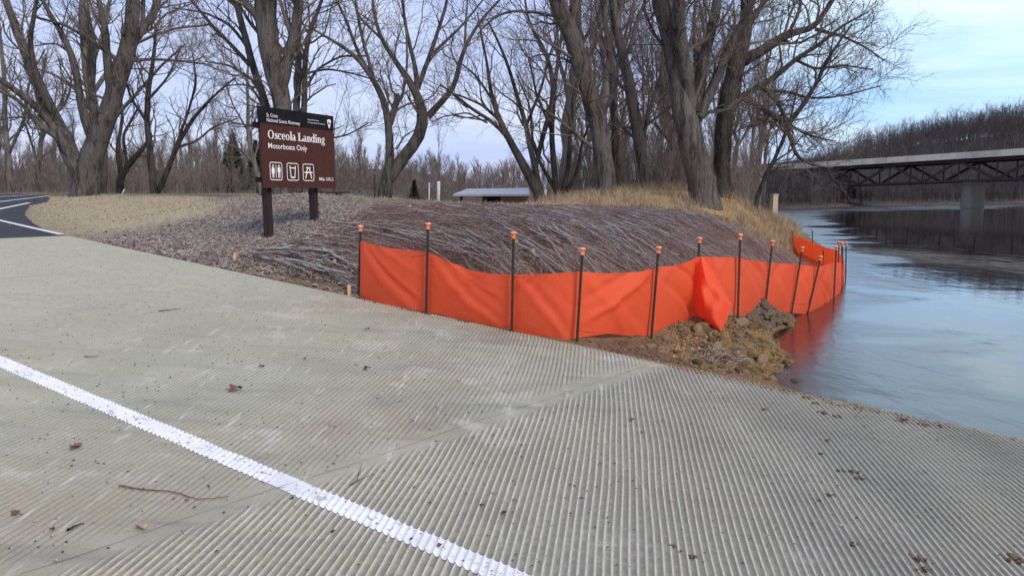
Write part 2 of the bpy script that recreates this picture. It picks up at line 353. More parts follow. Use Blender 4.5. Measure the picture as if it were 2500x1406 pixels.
# ------------------------------------------------------------------ water
def water():
    m = bpy.data.materials.new('river_water'); m.use_nodes = True; t = m.node_tree; b = t.nodes['Principled BSDF']
    b.inputs['Base Color'].default_value = (.020, .017, .014, 1); b.inputs['IOR'].default_value = 1.75; b.inputs['Specular IOR Level'].default_value = .7
    co = t.nodes.new('ShaderNodeTexCoord'); prev = None
    def nz(sc, st, det=4, dis=.8, rot=.5):
        mp = t.nodes.new('ShaderNodeMapping'); mp.inputs['Scale'].default_value = st; mp.inputs['Rotation'].default_value = (0, 0, rot)
        n = t.nodes.new('ShaderNodeTexNoise'); n.inputs['Scale'].default_value = sc; n.inputs['Detail'].default_value = det; n.inputs['Distortion'].default_value = dis
        t.links.new(co.outputs['Object'], mp.inputs[0]); t.links.new(mp.outputs[0], n.inputs['Vector']); return n.outputs['Fac']
    def rng_(x, a, c, lo=0, hi=1):
        r = t.nodes.new('ShaderNodeMapRange'); r.interpolation_type = 'SMOOTHSTEP'
        for k_, v_ in (('From Min', a), ('From Max', c), ('To Min', lo), ('To Max', hi)): r.inputs[k_].default_value = v_
        t.links.new(x, r.inputs['Value']); return r.outputs['Result']
    def mth(op, x, y):
        n = t.nodes.new('ShaderNodeMath'); n.operation = op
        for i, q in enumerate((x, y)):
            if isinstance(q, (int, float)): n.inputs[i].default_value = q
            else: t.links.new(q, n.inputs[i])
        return n.outputs[0]
    # wind-ruffled water: a strip along the far shore, the inside of the bend, and streaks elsewhere
    d = t.nodes.new('ShaderNodeVectorMath'); d.operation = 'DOT_PRODUCT'; d.inputs[1].default_value = (.664, -.747, 0); t.links.new(co.outputs['Object'], d.inputs[0])
    w1 = nz(.05, (1, 1, 1), 3); wig = mth('MULTIPLY', mth('SUBTRACT', w1, .5), 22.)
    band = mth('ADD', d.outputs['Value'], wig)                       # far shore is at -47.5
    b1 = rng_(band, -33., -38.)
    d2 = t.nodes.new('ShaderNodeVectorMath'); d2.operation = 'DOT_PRODUCT'; d2.inputs[1].default_value = (1, -.36, 0); t.links.new(co.outputs['Object'], d2.inputs[0])
    w2 = nz(.2, (1, 1.5, 1), 6, .9, 0); side = mth('ADD', d2.outputs['Value'], mth('MULTIPLY', mth('SUBTRACT', w2, .5), 9.))
    b2 = rng_(side, 2.2, .8)
    st = rng_(nz(.3, (.6, 1.6, 1), 6, .9, -.3), .5, .8, 0, .16)
    ruf = mth('MAXIMUM', mth('MAXIMUM', b1, b2), st)
    for sc, st_, dist in ((.5, (1, .6, 1), .04), (2.2, (1, .5, 1), .02), (9, (1, .6, 1), .003)):
        n = nz(sc, st_); u = t.nodes.new('ShaderNodeBump'); t.links.new(n, u.inputs['Height'])
        t.links.new(mth('MULTIPLY', mth('ADD', mth('MULTIPLY', ruf, .6), .13), dist), u.inputs['Distance'])
        if prev: t.links.new(prev, u.inputs['Normal'])
        prev = u.outputs['Normal']
    t.links.new(mth('ADD', mth('MULTIPLY', ruf, .16), .025), b.inputs['Roughness'])
    t.links.new(prev, b.inputs['Normal']); return m
M['water'] = water()
G = Geo().add([(-900, -300, 0), (900, -300, 0), (900, 900, 0), (-900, 900, 0)], [[0, 1, 2, 3]])
struct(G.build('river', M['water'], smooth=False))

# ------------------------------------------------------------------ concrete ramp
g_h = R(6.5); gd = np.array([math.sin(g_h), math.cos(g_h)]); sdv = np.array([math.cos(g_h), -math.sin(g_h)])
PER = .034; SUB = 6
cu, cv = sdv @ U, sdv @ V; du, dv = gd @ U, gd @ V      # u = cu*s+du*t ; v = cv*s+dv*t
def ujoint(v): return 3.06 - .055 * v
def rowpos(s, t, f):
    """ramp surface point of groove row s (phase f) at length t"""
    P0 = s[..., None] * sdv + t[..., None] * gd; u0, v0 = uv(P0); low = u0 < ujoint(v0)
    wob = .016 * wave(np.stack([s * .25, t * 1.1], -1), 3.1) + .006 * wave(np.stack([s * .8, t * 1.4], -1) + 40, 7.) + .05 * np.sin((t - 3) * .55 + .35 * s)
    P = (s + wob)[..., None] * sdv + t[..., None] * gd; u, v = uv(P)
    tri = np.abs(f - .5) * 2                             # 0 at ridge centre .. 1 at valley
    lo = np.clip(1.12 - tri * 2.3, 0, 1) ; up = 1 - np.clip((tri - .35) / .65, 0, 1) ** 1.3
    j = u - ujoint(v)
    A = np.where(low, .0125, .0105 * smoothstep(8.3, 5.0, u + .35 * wave(P, 1.3))) * (1 + .3 * wave(P, 4.))
    A = A * smoothstep(.02, .14, np.where(low, -j + .0, j - .03 - .09 * (wave(P, 3.5) + .6)))
    A = A * (1 - .35 * smoothstep(.4, 1, wave(P, 1.1)))
    prof = np.where(low, lo - .4, up - .8)
    z = slabz(u) + A * prof + .002 * wave(P, 2.)
    return P, z, u, v, np.where(low, np.clip(lo, 0, 1), up), low, A
S = np.arange(-8.6, 6.2, PER / SUB); fr = (np.arange(len(S)) % SUB) / SUB
VLO, UHI, ULO = -1.6, 9.2, -3.2
t1 = np.minimum((EDGE - cv * S) / dv, (UHI - cu * S) / du); t0 = np.maximum((VLO - cv * S) / dv, (ULO - cu * S) / du)
ok = t1 > t0 + .02; S, fr, t0, t1 = S[ok], fr[ok], t0[ok], t1[ok]
NT = 84; k = np.linspace(0, 1, NT)
TT = t0[:, None] + (t1 - t0)[:, None] * k; SS = S[:, None] + 0 * TT; FF = fr[:, None] + 0 * TT
P, z, u, v, ridge, low, A = rowpos(SS, TT, FF)
# keep the slab's edge straight where the wobble would push it out
ov = np.clip(v - EDGE, 0, None); P = P - ov[..., None] * V; 
G = Geo().grid(np.concatenate([P, z[..., None]], -1))
nf = len(S) * NT
gridz = lambda a, b, c, d, n, m: np.stack([xy(*np.meshgrid(np.linspace(a, b, n), np.linspace(c, d, m), indexing='ij'))[..., 0], xy(*np.meshgrid(np.linspace(a, b, n), np.linspace(c, d, m), indexing='ij'))[..., 1], slabz(np.meshgrid(np.linspace(a, b, n), np.linspace(c, d, m), indexing='ij')[0])], -1)
G.grid(gridz(UHI - .06, TOP, VLO - .05, EDGE, 12, 30)); G.grid(gridz(-12, TOP, -14, VLO, 30, 20)); G.grid(gridz(-12, ULO, VLO, EDGE, 10, 10))
# side and top faces of the slab
e0, e1 = xy(-12., EDGE), xy(TOP, EDGE)
G.add([(*e0, slabz(-12.)), (*e1, slabz(TOP)), (*e1, slabz(TOP) - .35), (*e0, slabz(-12.) - .35)], [[0, 1, 2, 3]])
def concrete():
    m = mat('ramp_concrete', (.335, .305, .22), .85, [
        (.5, 5, .42, .66, (.30, .315, .24), .85),            # green-grey algae film
        (1.7, 6, .45, .7, (.43, .41, .335), .6),              # cement laitance
        (1.1, 5, .56, .74, (.30, .225, .19), .45),           # rusty stains
        (.9, 6, .52, .72, (.21, .2, .185), .75, (1, 6, 1, -.1)), (.35, 5, .5, .66, (.235, .215, .17), .6),
        (5, 6, .6, .7, (.52, .5, .42), .7, (5, .35, 1, .11)),
        (2.2, 7, .585, .66, (.5, .48, .42), .5), (1.4, 7, .6, .68, (.23, .2, .175), .5),
        (30, 5, .56, .75, (.2, .17, .15), .45),              # grit
        (120, 3, .6, .7, (.12, .1, .085), .6)], [(60, 5, .003), (250, 3, .0012)], .2)
    t = m.node_tree; b = t.nodes['Principled BSDF']; src = b.inputs['Base Color'].links[0].from_socket
    def mixin(attr, c, k):
        nonlocal src
        a = t.nodes.new('ShaderNodeAttribute'); a.attribute_name = attr
        n = t.nodes.new('ShaderNodeTexNoise'); n.inputs['Scale'].default_value = 22; n.inputs['Detail'].default_value = 5
        co = t.nodes.new('ShaderNodeTexCoord'); t.links.new(co.outputs['Object'], n.inputs['Vector'])
        mr = t.nodes.new('ShaderNodeMapRange'); mr.inputs['From Min'].default_value = .35; mr.inputs['From Max'].default_value = .6; mr.inputs['To Min'].default_value = .45 * k; mr.inputs['To Max'].default_value = k
        t.links.new(n.outputs['Fac'], mr.inputs['Value'])
        mu = t.nodes.new('ShaderNodeMath'); mu.operation = 'MULTIPLY'; t.links.new(a.outputs['Fac'], mu.inputs[0]); t.links.new(mr.outputs['Result'], mu.inputs[1])
        x = t.nodes.new('ShaderNodeMix'); x.data_type = 'RGBA'; t.links.new(mu.outputs[0], x.inputs['Factor']); t.links.new(src, x.inputs['A']); x.inputs['B'].default_value = (*c, 1)
        t.links.new(x.outputs['Result'], b.inputs['Base Color']); src = x.outputs['Result']
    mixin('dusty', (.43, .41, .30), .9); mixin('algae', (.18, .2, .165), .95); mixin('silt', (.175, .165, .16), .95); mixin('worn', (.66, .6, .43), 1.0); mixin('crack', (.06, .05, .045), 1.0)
    return m
M['concrete'] = concrete()
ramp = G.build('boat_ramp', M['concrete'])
def fattr(o, name, vals):
    a = o.data.attributes.new(name, 'FLOAT', 'POINT'); b = np.zeros(len(o.data.vertices), np.float32); vals = vals.ravel(); b[:len(vals)] = vals; a.data.foreach_set('value', b)
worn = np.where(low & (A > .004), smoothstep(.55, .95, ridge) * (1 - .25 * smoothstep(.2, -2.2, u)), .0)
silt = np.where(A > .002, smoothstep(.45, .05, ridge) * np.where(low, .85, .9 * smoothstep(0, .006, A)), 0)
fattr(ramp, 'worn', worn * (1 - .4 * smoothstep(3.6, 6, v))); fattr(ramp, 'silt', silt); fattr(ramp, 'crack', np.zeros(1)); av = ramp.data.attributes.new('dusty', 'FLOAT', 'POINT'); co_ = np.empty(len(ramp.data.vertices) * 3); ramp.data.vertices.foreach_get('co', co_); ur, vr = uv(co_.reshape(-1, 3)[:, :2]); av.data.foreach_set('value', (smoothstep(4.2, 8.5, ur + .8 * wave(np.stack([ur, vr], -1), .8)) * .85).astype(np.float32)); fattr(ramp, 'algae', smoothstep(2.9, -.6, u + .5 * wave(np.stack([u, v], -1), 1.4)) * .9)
struct(ramp, 'pale concrete boat ramp with ribbed traction grooves')

# crack that follows the joint between the two pours, laid as a thin dark seam of dirt
vv = np.linspace(-1.4, 6.02, 420); jit = np.cumsum(np.random.default_rng(3).normal(0, .002, 420)); jit -= np.linspace(jit[0], jit[-1], 420)
uu = ujoint(vv) + .05 + jit * .8; wd = .0009 + .0011 * np.abs(np.sin(vv * 3.1) * np.sin(vv * 7.7))
a, b = xy(uu - wd, vv), xy(uu + wd, vv); zz = slabz(uu) + .004
G = Geo().grid(np.stack([np.column_stack([a, zz]), np.column_stack([b, zz])], 1))
M['dirt'] = mat('seam_dirt', (.13, .115, .1), .95, [(8, 3, .45, .6, (.22, .2, .175), .9)])
struct(G.build('joint_seam', M['dirt']))

# painted lane line, follows every groove
lw = .064
rs = np.arange(-8.6, 7, PER / SUB); fs = (np.arange(len(rs)) % SUB) / SUB
# same phase as the slab rows
c0 = 2.41; r_ = np.random.default_rng(5)
e_lo = c0 - lw + .004 * wave(np.stack([rs, rs], -1), 9.); e_hi = c0 + lw + .004 * wave(np.stack([rs, rs], -1) + 9, 11.)
T0 = (e_lo - cv * rs) / dv; T1 = (e_hi - cv * rs) / dv
T_ = T0[:, None] + (T1 - T0)[:, None] * np.linspace(0, 1, 7); S_ = rs[:, None] + 0 * T_
P, z, u, v, _, _, _ = rowpos(S_, T_, fs[:, None] + 0 * T_)
okr = (u.min(1) > -3.0) & (u.max(1) < 9.1)
G = Geo().grid(np.concatenate([P[okr], z[okr][..., None] + .0035], -1))
G.grid(np.stack([np.concatenate([xy(np.linspace(9.05, TOP - .05, 12), c0 + q), slabz(np.linspace(9.05, TOP - .05, 12))[:, None] + .004], 1) for q in (-lw, lw)], 1))
M['paint'] = mat('road_paint', (.74, .74, .76), .55, [(4, 5, .45, .75, (.56, .56, .55), .7), (9, 6, .63, .67, (.36, .33, .28), .8), (34, 5, .6, .64, (.33, .3, .26), .9), (140, 3, .66, .7, (.3, .25, .22), .6)], [(90, 4, .0015)], .3)
struct(G.build('painted_lane_line', M['paint']))

# asphalt car park with painted lines
pts = [(*p, float(asph(uv(p)[0]))) for p in asp]
G = Geo(); G.add(pts); G.ng = [list(range(len(pts)))[::-1]]
M['asphalt'] = mat('asphalt', (.032, .032, .036), .85, [(1, 5, .45, .7, (.045, .044, .048), .8), (200, 2, .6, .75, (.09, .09, .09), .6)], [(220, 3, .003)], .3)
ao = G.build('parking_lot', M['asphalt'], smooth=False); struct(ao)
if ao.data.polygons[0].normal.z < 0: ao.data.flip_normals()
G = Geo()
for (x0, y0), (x1, y1), wd in [((-60, 525), (152, 573.5), .1), ((-60, 523), (72, 495.5), .12), ((-60, 500), (121, 478.5), .12), ((-60, 484), (108, 474.5), .12), ((-60, 474.6), (40, 473.4), .12)]:
    a, b = on_asph(x0, y0)[:2], on_asph(x1, y1)[:2]; d = (b - a) / np.linalg.norm(b - a); n = np.array([-d[1], d[0]]) * wd / 2 * (1.0)
    q = [a - n, b - n, b + n, a + n]; G.add([(*p, float(asph(uv(p)[0])) + .006) for p in q], [[0, 1, 2, 3]])
struct(G.build('parking_lines', M['paint'], smooth=False))

# ------------------------------------------------------------------ trees
def resample(P, Rr, K):
    P = np.asarray(P, float); d = np.concatenate([[0], np.cumsum(np.linalg.norm(np.diff(P, axis=0), axis=1))]); t = np.linspace(0, d[-1], K)
    # Catmull-Rom like smoothing by cubic interpolation on each axis
    o = np.stack([np.interp(t, d, P[:, i]) for i in range(3)], -1); r = np.interp(t, d, Rr)
    for _ in range(2): o[1:-1] = o[1:-1] * .5 + (o[:-2] + o[2:]) * .25
    return o, r
def grow(P, Rr, m, ln, K, rnd, t0=.25, ang=.9, up=.25, rr=.5, rmin=.003, wig=.25, droop=0.):
    """m children on each of n parent branches; returns (n*m,K,3), (n*m,K)"""
    n, KP = P.shape[:2]; N_ = n * m
    pi = np.repeat(np.arange(n), m); t = t0 + (1 - t0) * (np.tile(np.arange(m), n) + rnd.uniform(0, 1, N_)) / m; t = np.clip(t, 0, .995) * (KP - 1)
    i = np.floor(t).astype(int); f = (t - i)[:, None]
    p = P[pi, i] * (1 - f) + P[pi, i + 1] * f; r0 = Rr[pi, i] * (1 - f[:, 0]) + Rr[pi, i + 1] * f[:, 0]
    T = nrmz(P[pi, i + 1] - P[pi, i]); q = rnd.normal(size=(N_, 3)); q = nrmz(q - (q * T).sum(1, keepdims=True) * T)
    a = (ang * rnd.uniform(.65, 1.25, N_))[:, None]
    d = nrmz(T * np.cos(a) + q * np.sin(a) + np.array([0, 0, up]) * rnd.uniform(.2, 1.3, (N_, 1)))
    Ln = ln * rnd.uniform(.55, 1.3, N_) * (1.15 - .5 * t / (KP - 1)); st = Ln / (K - 1)
    out = np.empty((N_, K, 3)); out[:, 0] = p
    for j in range(1, K):
        d = nrmz(d + rnd.normal(size=(N_, 3)) * wig + np.array([0, 0, up * .25 - droop * j / K])); out[:, j] = out[:, j - 1] + d * st[:, None]
    ra = np.maximum(np.minimum(r0 * rr, Ln * .022 + .004), rmin)
    return out, np.maximum(ra[:, None] * np.linspace(1, .3, K), rmin * .8)
def real_tree(name, label, limbs, Y, seed, barkm='bark', dens=1.0, spreadY=.3, group=None, base=None, twl=1.0, twm='twig'):
    """limbs: lists of (px, py, width px); the first starts at the ground. Each limb gets its own run in depth."""
    rnd = np.random.default_rng(seed); sc = Y / F; Ps = []; Rs = []
    for li, lb in enumerate(limbs):
        lb = np.array(lb, float); n = len(lb)
        y0 = lb[0]; seg = np.concatenate([[0], np.cumsum(np.hypot(*np.diff(lb[:, :2], axis=0).T))]) * sc
        if li == 0: off = rnd.uniform(-.06, .06) * seg; o0 = 0
        else:
            # start at the depth of the nearest point of the limbs already placed
            best = None
            for P_ in Ps:
                qx, qy = proj(P_); j = np.argmin(np.hypot(qx - lb[0, 0], qy - lb[0, 1])); dd = math.hypot(qx[j] - lb[0, 0], qy[j] - lb[0, 1])
                if best is None or dd < best[0]: best = (dd, P_[j, 1] - Y)
            o0 = best[1]; off = rnd.choice([-1, 1]) * rnd.uniform(.3, 1) * spreadY * seg
        P = at(lb[:, 0], lb[:, 1], Y + o0 + off); r = lb[:, 2] * .5 * (Y + o0 + off) / F
        if li == 0:
            gz = float(ground(P[0, :2])); g = P[0].copy(); g[2] = min(gz, g[2]) - .25; b0 = np.array([P[0, 0], P[0, 1], gz])
            P = np.vstack([g, P]); r = np.concatenate([[r[0] * 1.12], r])
        P, r = resample(P, r, 18); k = np.linspace(0, 1, 18)[:, None]
        P = P + np.sin(k * 9 + rnd.uniform(0, 6, 3)) * r[:, None] * .16 * np.minimum(1, k * 4) + rnd.normal(size=(18, 3)) * r[:, None] * .05
        Ps.append(P); Rs.append(r * rnd.uniform(.97, 1.03, 18))
    root = empty(name, tuple(b0), label, 'tree', group)
    nt_ = 1 if len(limbs) < 3 else 1
    Geo().tubes(Ps[:1], Rs[:1], 14).build('trunk', M[barkm], root, loc=b0)
    if len(Ps) > 1: 
        G = Geo(); G.tubes(Ps[1:], Rs[1:], 9)
        G.build('limbs', M[barkm], root, loc=b0)
    P0, R0 = np.array(Ps), np.array(Rs)
    G = Geo(); big = R0[:, 9] > 0
    n1 = max(4, int(9 * dens)); A1, B1 = grow(P0, R0, n1, 2.3 * twl, 9, rnd, .22, .85, .28, .45, .007, .2)
    G.tubes(A1, B1, 5)
    A2, B2 = grow(A1, B1, 6, 1.05 * twl, 6, rnd, .15, .8, .22, .6, .0045, .22); G.tubes(A2, B2, 4)
    A3, B3 = grow(A2, B2, 5, .5 * twl, 4, rnd, .1, .75, .18, .6, .003, .22); G.tubes(A3, B3, 3)
    G.build('crown', M[twm], root, loc=b0)
    return root
BT = []
BT.append(real_tree('maple_tree', 'largest tree at the far left, thick low trunk splitting into many grey stems', [
    [(205, 478, 68), (212, 430, 62), (232, 375, 52), (260, 300, 46), (274, 230, 42), (300, 150, 40), (322, 60, 34), (330, -40, 28), (335, -200, 12)],
    [(203, 440, 44), (168, 375, 42), (142, 310, 38), (112, 240, 32), (80, 170, 26), (42, 90, 20), (10, 0, 16), (-15, -120, 8)],
    [(188, 405, 30), (150, 335, 24), (118, 290, 22), (70, 245, 17), (0, 195, 12), (-60, 150, 7)],
    [(236, 365, 30), (206, 290, 22), (194, 220, 18), (182, 150, 16), (150, 80, 13), (110, 20, 10), (75, -70, 6)],
    [(232, 375, 26), (228, 300, 20), (222, 220, 17), (232, 130, 14), (214, 40, 12), (196, -70, 8)],
    [(272, 232, 26), (264, 150, 20), (256, 70, 16), (240, 0, 12), (225, -90, 7)],
    [(302, 150, 24), (345, 78, 18), (378, 30, 13), (405, -40, 8)], [(348, 75, 13), (350, 0, 10), (352, -70, 7)],
    [(285, 282, 10), (330, 232, 8), (390, 165, 6), (450, 110, 4)], [(312, 150, 9), (370, 145, 7), (450, 150, 5), (520, 160, 3)],
    [(290, 150, 12), (240, 110, 9), (160, 62, 7), (80, 40, 5)], [(160, 350, 14), (90, 300, 10), (40, 240, 8), (-20, 215, 5)], [(140, 300, 16), (90, 200, 14), (70, 100, 12), (90, 0, 9), (100, -90, 6)]], 31, 11, 'bark', .9))
BT.append(real_tree('maple_tree', 'straight grey trunk just right of the largest left tree, behind it', [
    [(243, 476, 30), (250, 400, 26), (238, 300, 24), (215, 180, 22), (204, 80, 20), (200, -60, 15)], [(215, 180, 12), (250, 90, 10), (270, 0, 7)], [(238, 300, 10), (200, 230, 8), (130, 180, 6), (60, 160, 4)],
    [(225, 230, 12), (300, 120, 9), (420, 70, 6), (520, 60, 4)]], 37, 12, 'bark_pale', .9))
BT.append(real_tree('maple_tree', 'slim dark twin-stemmed tree with a stem arching right, left of the sign', [
    [(378, 476, 18), (368, 400, 16), (357, 310, 14), (362, 230, 12), (375, 150, 9), (380, 60, 6)], [(385, 470, 15), (408, 420, 13), (428, 365, 11), (470, 290, 9), (520, 235, 6), (575, 190, 4)],
    [(430, 362, 7), (480, 345, 6), (520, 310, 4), (580, 290, 3)], [(425, 372, 7), (460, 270, 6), (480, 200, 5), (470, 130, 3)], [(360, 300, 8), (320, 240, 6), (300, 180, 4)], [(365, 240, 7), (410, 190, 5), (440, 120, 4)]], 34, 13, 'bark_dark', .8, twl=.9))
BT.append(real_tree('maple_tree', 'low dark tree with branches sweeping right, between the left trunks', [
    [(290, 476, 20), (296, 430, 17), (318, 395, 14), (352, 360, 10), (372, 330, 7)], [(296, 430, 12), (286, 360, 10), (300, 280, 7), (290, 200, 5)], [(310, 400, 8), (300, 330, 7), (340, 260, 5)]], 38, 14, 'bark_dark', .8, twl=.8))
BT.append(real_tree('maple_tree', 'thick trunk rising straight behind the brown sign and forking high up', [
    [(692, 478, 52), (690, 380, 46), (688, 270, 42), (684, 205, 46), (668, 160, 48), (655, 90, 50), (650, 0, 52), (648, -110, 44)], [(684, 225, 34), (704, 140, 28), (722, 60, 25), (732, -20, 23), (740, -120, 16)],
    [(640, 70, 20), (618, 22, 18), (588, 2, 16), (575, -50, 14), (570, -120, 10)], [(660, 120, 10), (600, 40, 7), (560, -30, 5)]], 22.5, 15, 'bark', .8))
BT.append(real_tree('maple_tree', 'slender trunk leaning left out from behind the sign', [
    [(690, 470, 24), (676, 350, 20), (657, 268, 18), (636, 222, 18), (613, 154, 17), (591, 66, 15), (572, -10, 13), (555, -110, 9)], [(608, 158, 11), (560, 105, 9), (518, 66, 8), (467, 0, 6), (430, -60, 4)],
    [(600, 110, 8), (560, 60, 7), (500, 30, 5), (420, 20, 3)], [(640, 225, 8), (610, 190, 6), (560, 160, 5), (500, 150, 3)]], 24, 16, 'bark', .9))
BT.append(real_tree('maple_tree', 'slim paired stems right beside the thick trunk behind the sign', [
    [(735, 476, 22), (726, 340, 19), (724, 270, 17), (730, 176, 14), (728, 88, 12), (735, -40, 8)], [(736, 330, 16), (742, 262, 15), (745, 160, 13), (752, 88, 11), (775, 30, 9), (795, -30, 7)],
    [(748, 215, 7), (772, 170, 6), (829, 138, 5), (900, 137, 4)], [(745, 180, 6), (800, 168, 5), (860, 180, 4), (930, 200, 3)], [(742, 300, 6), (800, 340, 5), (850, 330, 4), (900, 300, 3)], [(728, 120, 7), (700, 40, 5), (690, -40, 4)]], 25, 17, 'bark', 1.0))
BT.append(real_tree('maple_tree', 'leaning two-stemmed tree with a sawn stub, standing alone in the centre', [
    [(937, 478, 36), (947, 440, 34), (955, 416, 26), (952, 381, 21), (948, 322, 18), (947, 277, 17), (936, 237, 15), (915, 200, 14), (892, 159, 12), (868, 133, 10), (800, 92, 6), (740, 60, 3)],
    [(948, 436, 34), (990, 376, 30), (1022, 333, 30), (1040, 288, 27), (1028, 251, 23), (1011, 214, 19), (978, 166, 13), (948, 126, 11), (926, 89, 9), (911, 30, 8), (905, -40, 5)],
    [(890, 158, 9), (874, 129, 8), (848, 55, 7), (815, -10, 5)], [(911, 190, 9), (889, 111, 8), (870, 22, 6), (862, -50, 4)], [(952, 305, 14), (961, 270, 14), (969, 245, 14), (967, 229, 14)],
    [(963, 277, 6), (992, 207, 5), (994, 111, 5), (985, 0, 4), (980, -60, 3)], [(1020, 220, 15), (1011, 148, 10), (992, 74, 8), (985, 30, 7), (976, -40, 5)], [(1020, 215, 13), (1045, 148, 11), (1066, 89, 9), (1088, 15, 7), (1100, -50, 4)],
    [(1046, 285, 18), (1074, 251, 15), (1107, 222, 13), (1122, 155, 11), (1133, 118, 9), (1174, 48, 7), (1222, 0, 5), (1260, -50, 3)], [(1052, 135, 8), (1118, 74, 6), (1180, 0, 4)], [(930, 95, 6), (880, 45, 5), (860, 0, 3)],
    [(1135, 118, 6), (1138, 40, 5), (1145, -30, 3)], [(968, 365, 5), (985, 335, 4), (1010, 318, 3)]], 24, 18, 'bark', .42, twl=.75))
BT.append(real_tree('maple_tree', 'dark many-stemmed tree fanning left toward the centre, beside the shelter', [
    [(1329, 494, 28), (1297, 440, 24), (1266, 388, 20), (1240, 333, 16), (1218, 288, 13), (1199, 237, 10), (1192, 166, 7), (1177, 100, 5), (1165, 30, 3)],
    [(1240, 333, 12), (1199, 296, 9), (1162, 274, 8), (1118, 237, 6), (1074, 207, 4)], [(1218, 290, 8), (1173, 255, 6), (1133, 237, 5), (1095, 225, 3)], [(1199, 240, 7), (1162, 185, 5), (1125, 155, 4)],
    [(1325, 486, 20), (1307, 414, 15), (1281, 296, 12), (1262, 237, 10), (1244, 166, 8), (1218, 104, 6), (1190, 50, 4)], [(1307, 414, 12), (1325, 333, 12), (1350, 259, 14), (1352, 200, 12), (1330, 120, 10), (1290, 60, 6), (1280, -20, 4)],
    [(1284, 310, 8), (1320, 220, 7), (1340, 140, 5), (1370, 60, 3)], [(1190, 300, 5), (1140, 275, 4), (1080, 285, 3), (1052, 300, 2)]], 23, 19, 'bark_dark', .7, twl=.8))
BT.append(real_tree('maple_tree', 'narrow dark clump of upright stems right of the fanning tree', [
    [(1366, 494, 18), (1354, 420, 14), (1346, 320, 13), (1352, 210, 11), (1372, 90, 7), (1380, 0, 4)], [(1372, 490, 16), (1385, 420, 12), (1392, 330, 9), (1400, 230, 6), (1420, 150, 4)], [(1366, 480, 12), (1330, 420, 9), (1300, 350, 7), (1295, 260, 5), (1260, 180, 3)],
    [(1375, 485, 12), (1410, 420, 9), (1420, 350, 6), (1450, 280, 4)], [(1350, 330, 8), (1310, 230, 6), (1290, 140, 4)]], 25, 20, 'bark_dark', .9, twl=.8))
BT.append(real_tree('maple_tree', 'tall leaning trunk, leftmost of the big riverside trees in tan grass', [
    [(1489, 486, 50), (1482, 430, 46), (1474, 370, 44), (1459, 296, 43), (1434, 222, 43), (1414, 148, 42), (1391, 74, 40), (1359, 0, 38), (1325, -90, 34), (1290, -200, 22)], [(1400, 85, 17), (1398, 20, 14), (1394, -60, 10)],
    [(1368, 42, 9), (1300, 30, 7), (1240, 27, 6), (1200, 48, 5), (1165, 85, 3)], [(1450, 362, 11), (1411, 333, 8), (1359, 288, 6), (1312, 258, 4)], [(1455, 300, 10), (1490, 250, 8), (1510, 190, 5)], [(1420, 170, 7), (1390, 150, 6), (1340, 130, 4), (1300, 140, 3)]], 21.5, 21, 'bark', .9, twl=.9))
BT.append(real_tree('maple_tree', 'slimmer trunk curving up between the leftmost and the double riverside trees', [
    [(1581, 484, 30), (1574, 430, 29), (1566, 370, 28), (1548, 259, 28), (1529, 166, 26), (1507, 92, 22), (1496, 18, 20), (1488, -80, 15)], [(1568, 335, 12), (1592, 251, 9), (1622, 159, 8), (1640, 90, 6), (1670, 20, 4)],
    [(1535, 130, 13), (1555, 59, 10), (1576, 0, 8), (1600, -60, 5)], [(1545, 240, 8), (1510, 200, 6), (1470, 150, 4)], [(1560, 320, 8), (1600, 290, 6), (1650, 250, 4)]], 23.5, 22, 'bark', .9, twl=.9))
BT.append(real_tree('maple_tree', 'thin upright stem hidden partly behind the leftmost riverside trunk', [
    [(1512, 484, 22), (1505, 400, 20), (1500, 300, 18), (1492, 148, 14), (1470, 0, 10), (1460, -80, 7)], [(1494, 160, 7), (1460, 60, 5), (1450, -20, 3)], [(1496, 200, 7), (1530, 110, 5), (1550, 20, 3)]], 27, 23, 'bark_dark', 1.0))
BT.append(real_tree('maple_tree', 'broadest riverside trunk, pale grey, splitting into four heavy limbs', [
    [(1727, 486, 74), (1712, 430, 68), (1699, 370, 62), (1680, 285, 58), (1662, 235, 48), (1648, 148, 50), (1632, 74, 52), (1615, 0, 50), (1595, -100, 44), (1580, -220, 30)],
    [(1685, 260, 40), (1682, 215, 34), (1664, 140, 33), (1657, 40, 33), (1664, -60, 28), (1670, -160, 18)], [(1698, 275, 34), (1704, 230, 30), (1720, 148, 26), (1744, 37, 24), (1758, -50, 18), (1765, -140, 10)],
    [(1706, 285, 28), (1728, 245, 24), (1756, 178, 22), (1788, 92, 20), (1818, 45, 15), (1852, -20, 11), (1880, -90, 7)], [(1700, 300, 12), (1730, 274, 9), (1778, 268, 8), (1800, 262, 5)], [(1655, 150, 9), (1600, 90, 7), (1570, 20, 5)],
    [(1745, 200, 9), (1780, 130, 8), (1830, 90, 6)]], 20.5, 24, 'bark', .8, twl=.9))
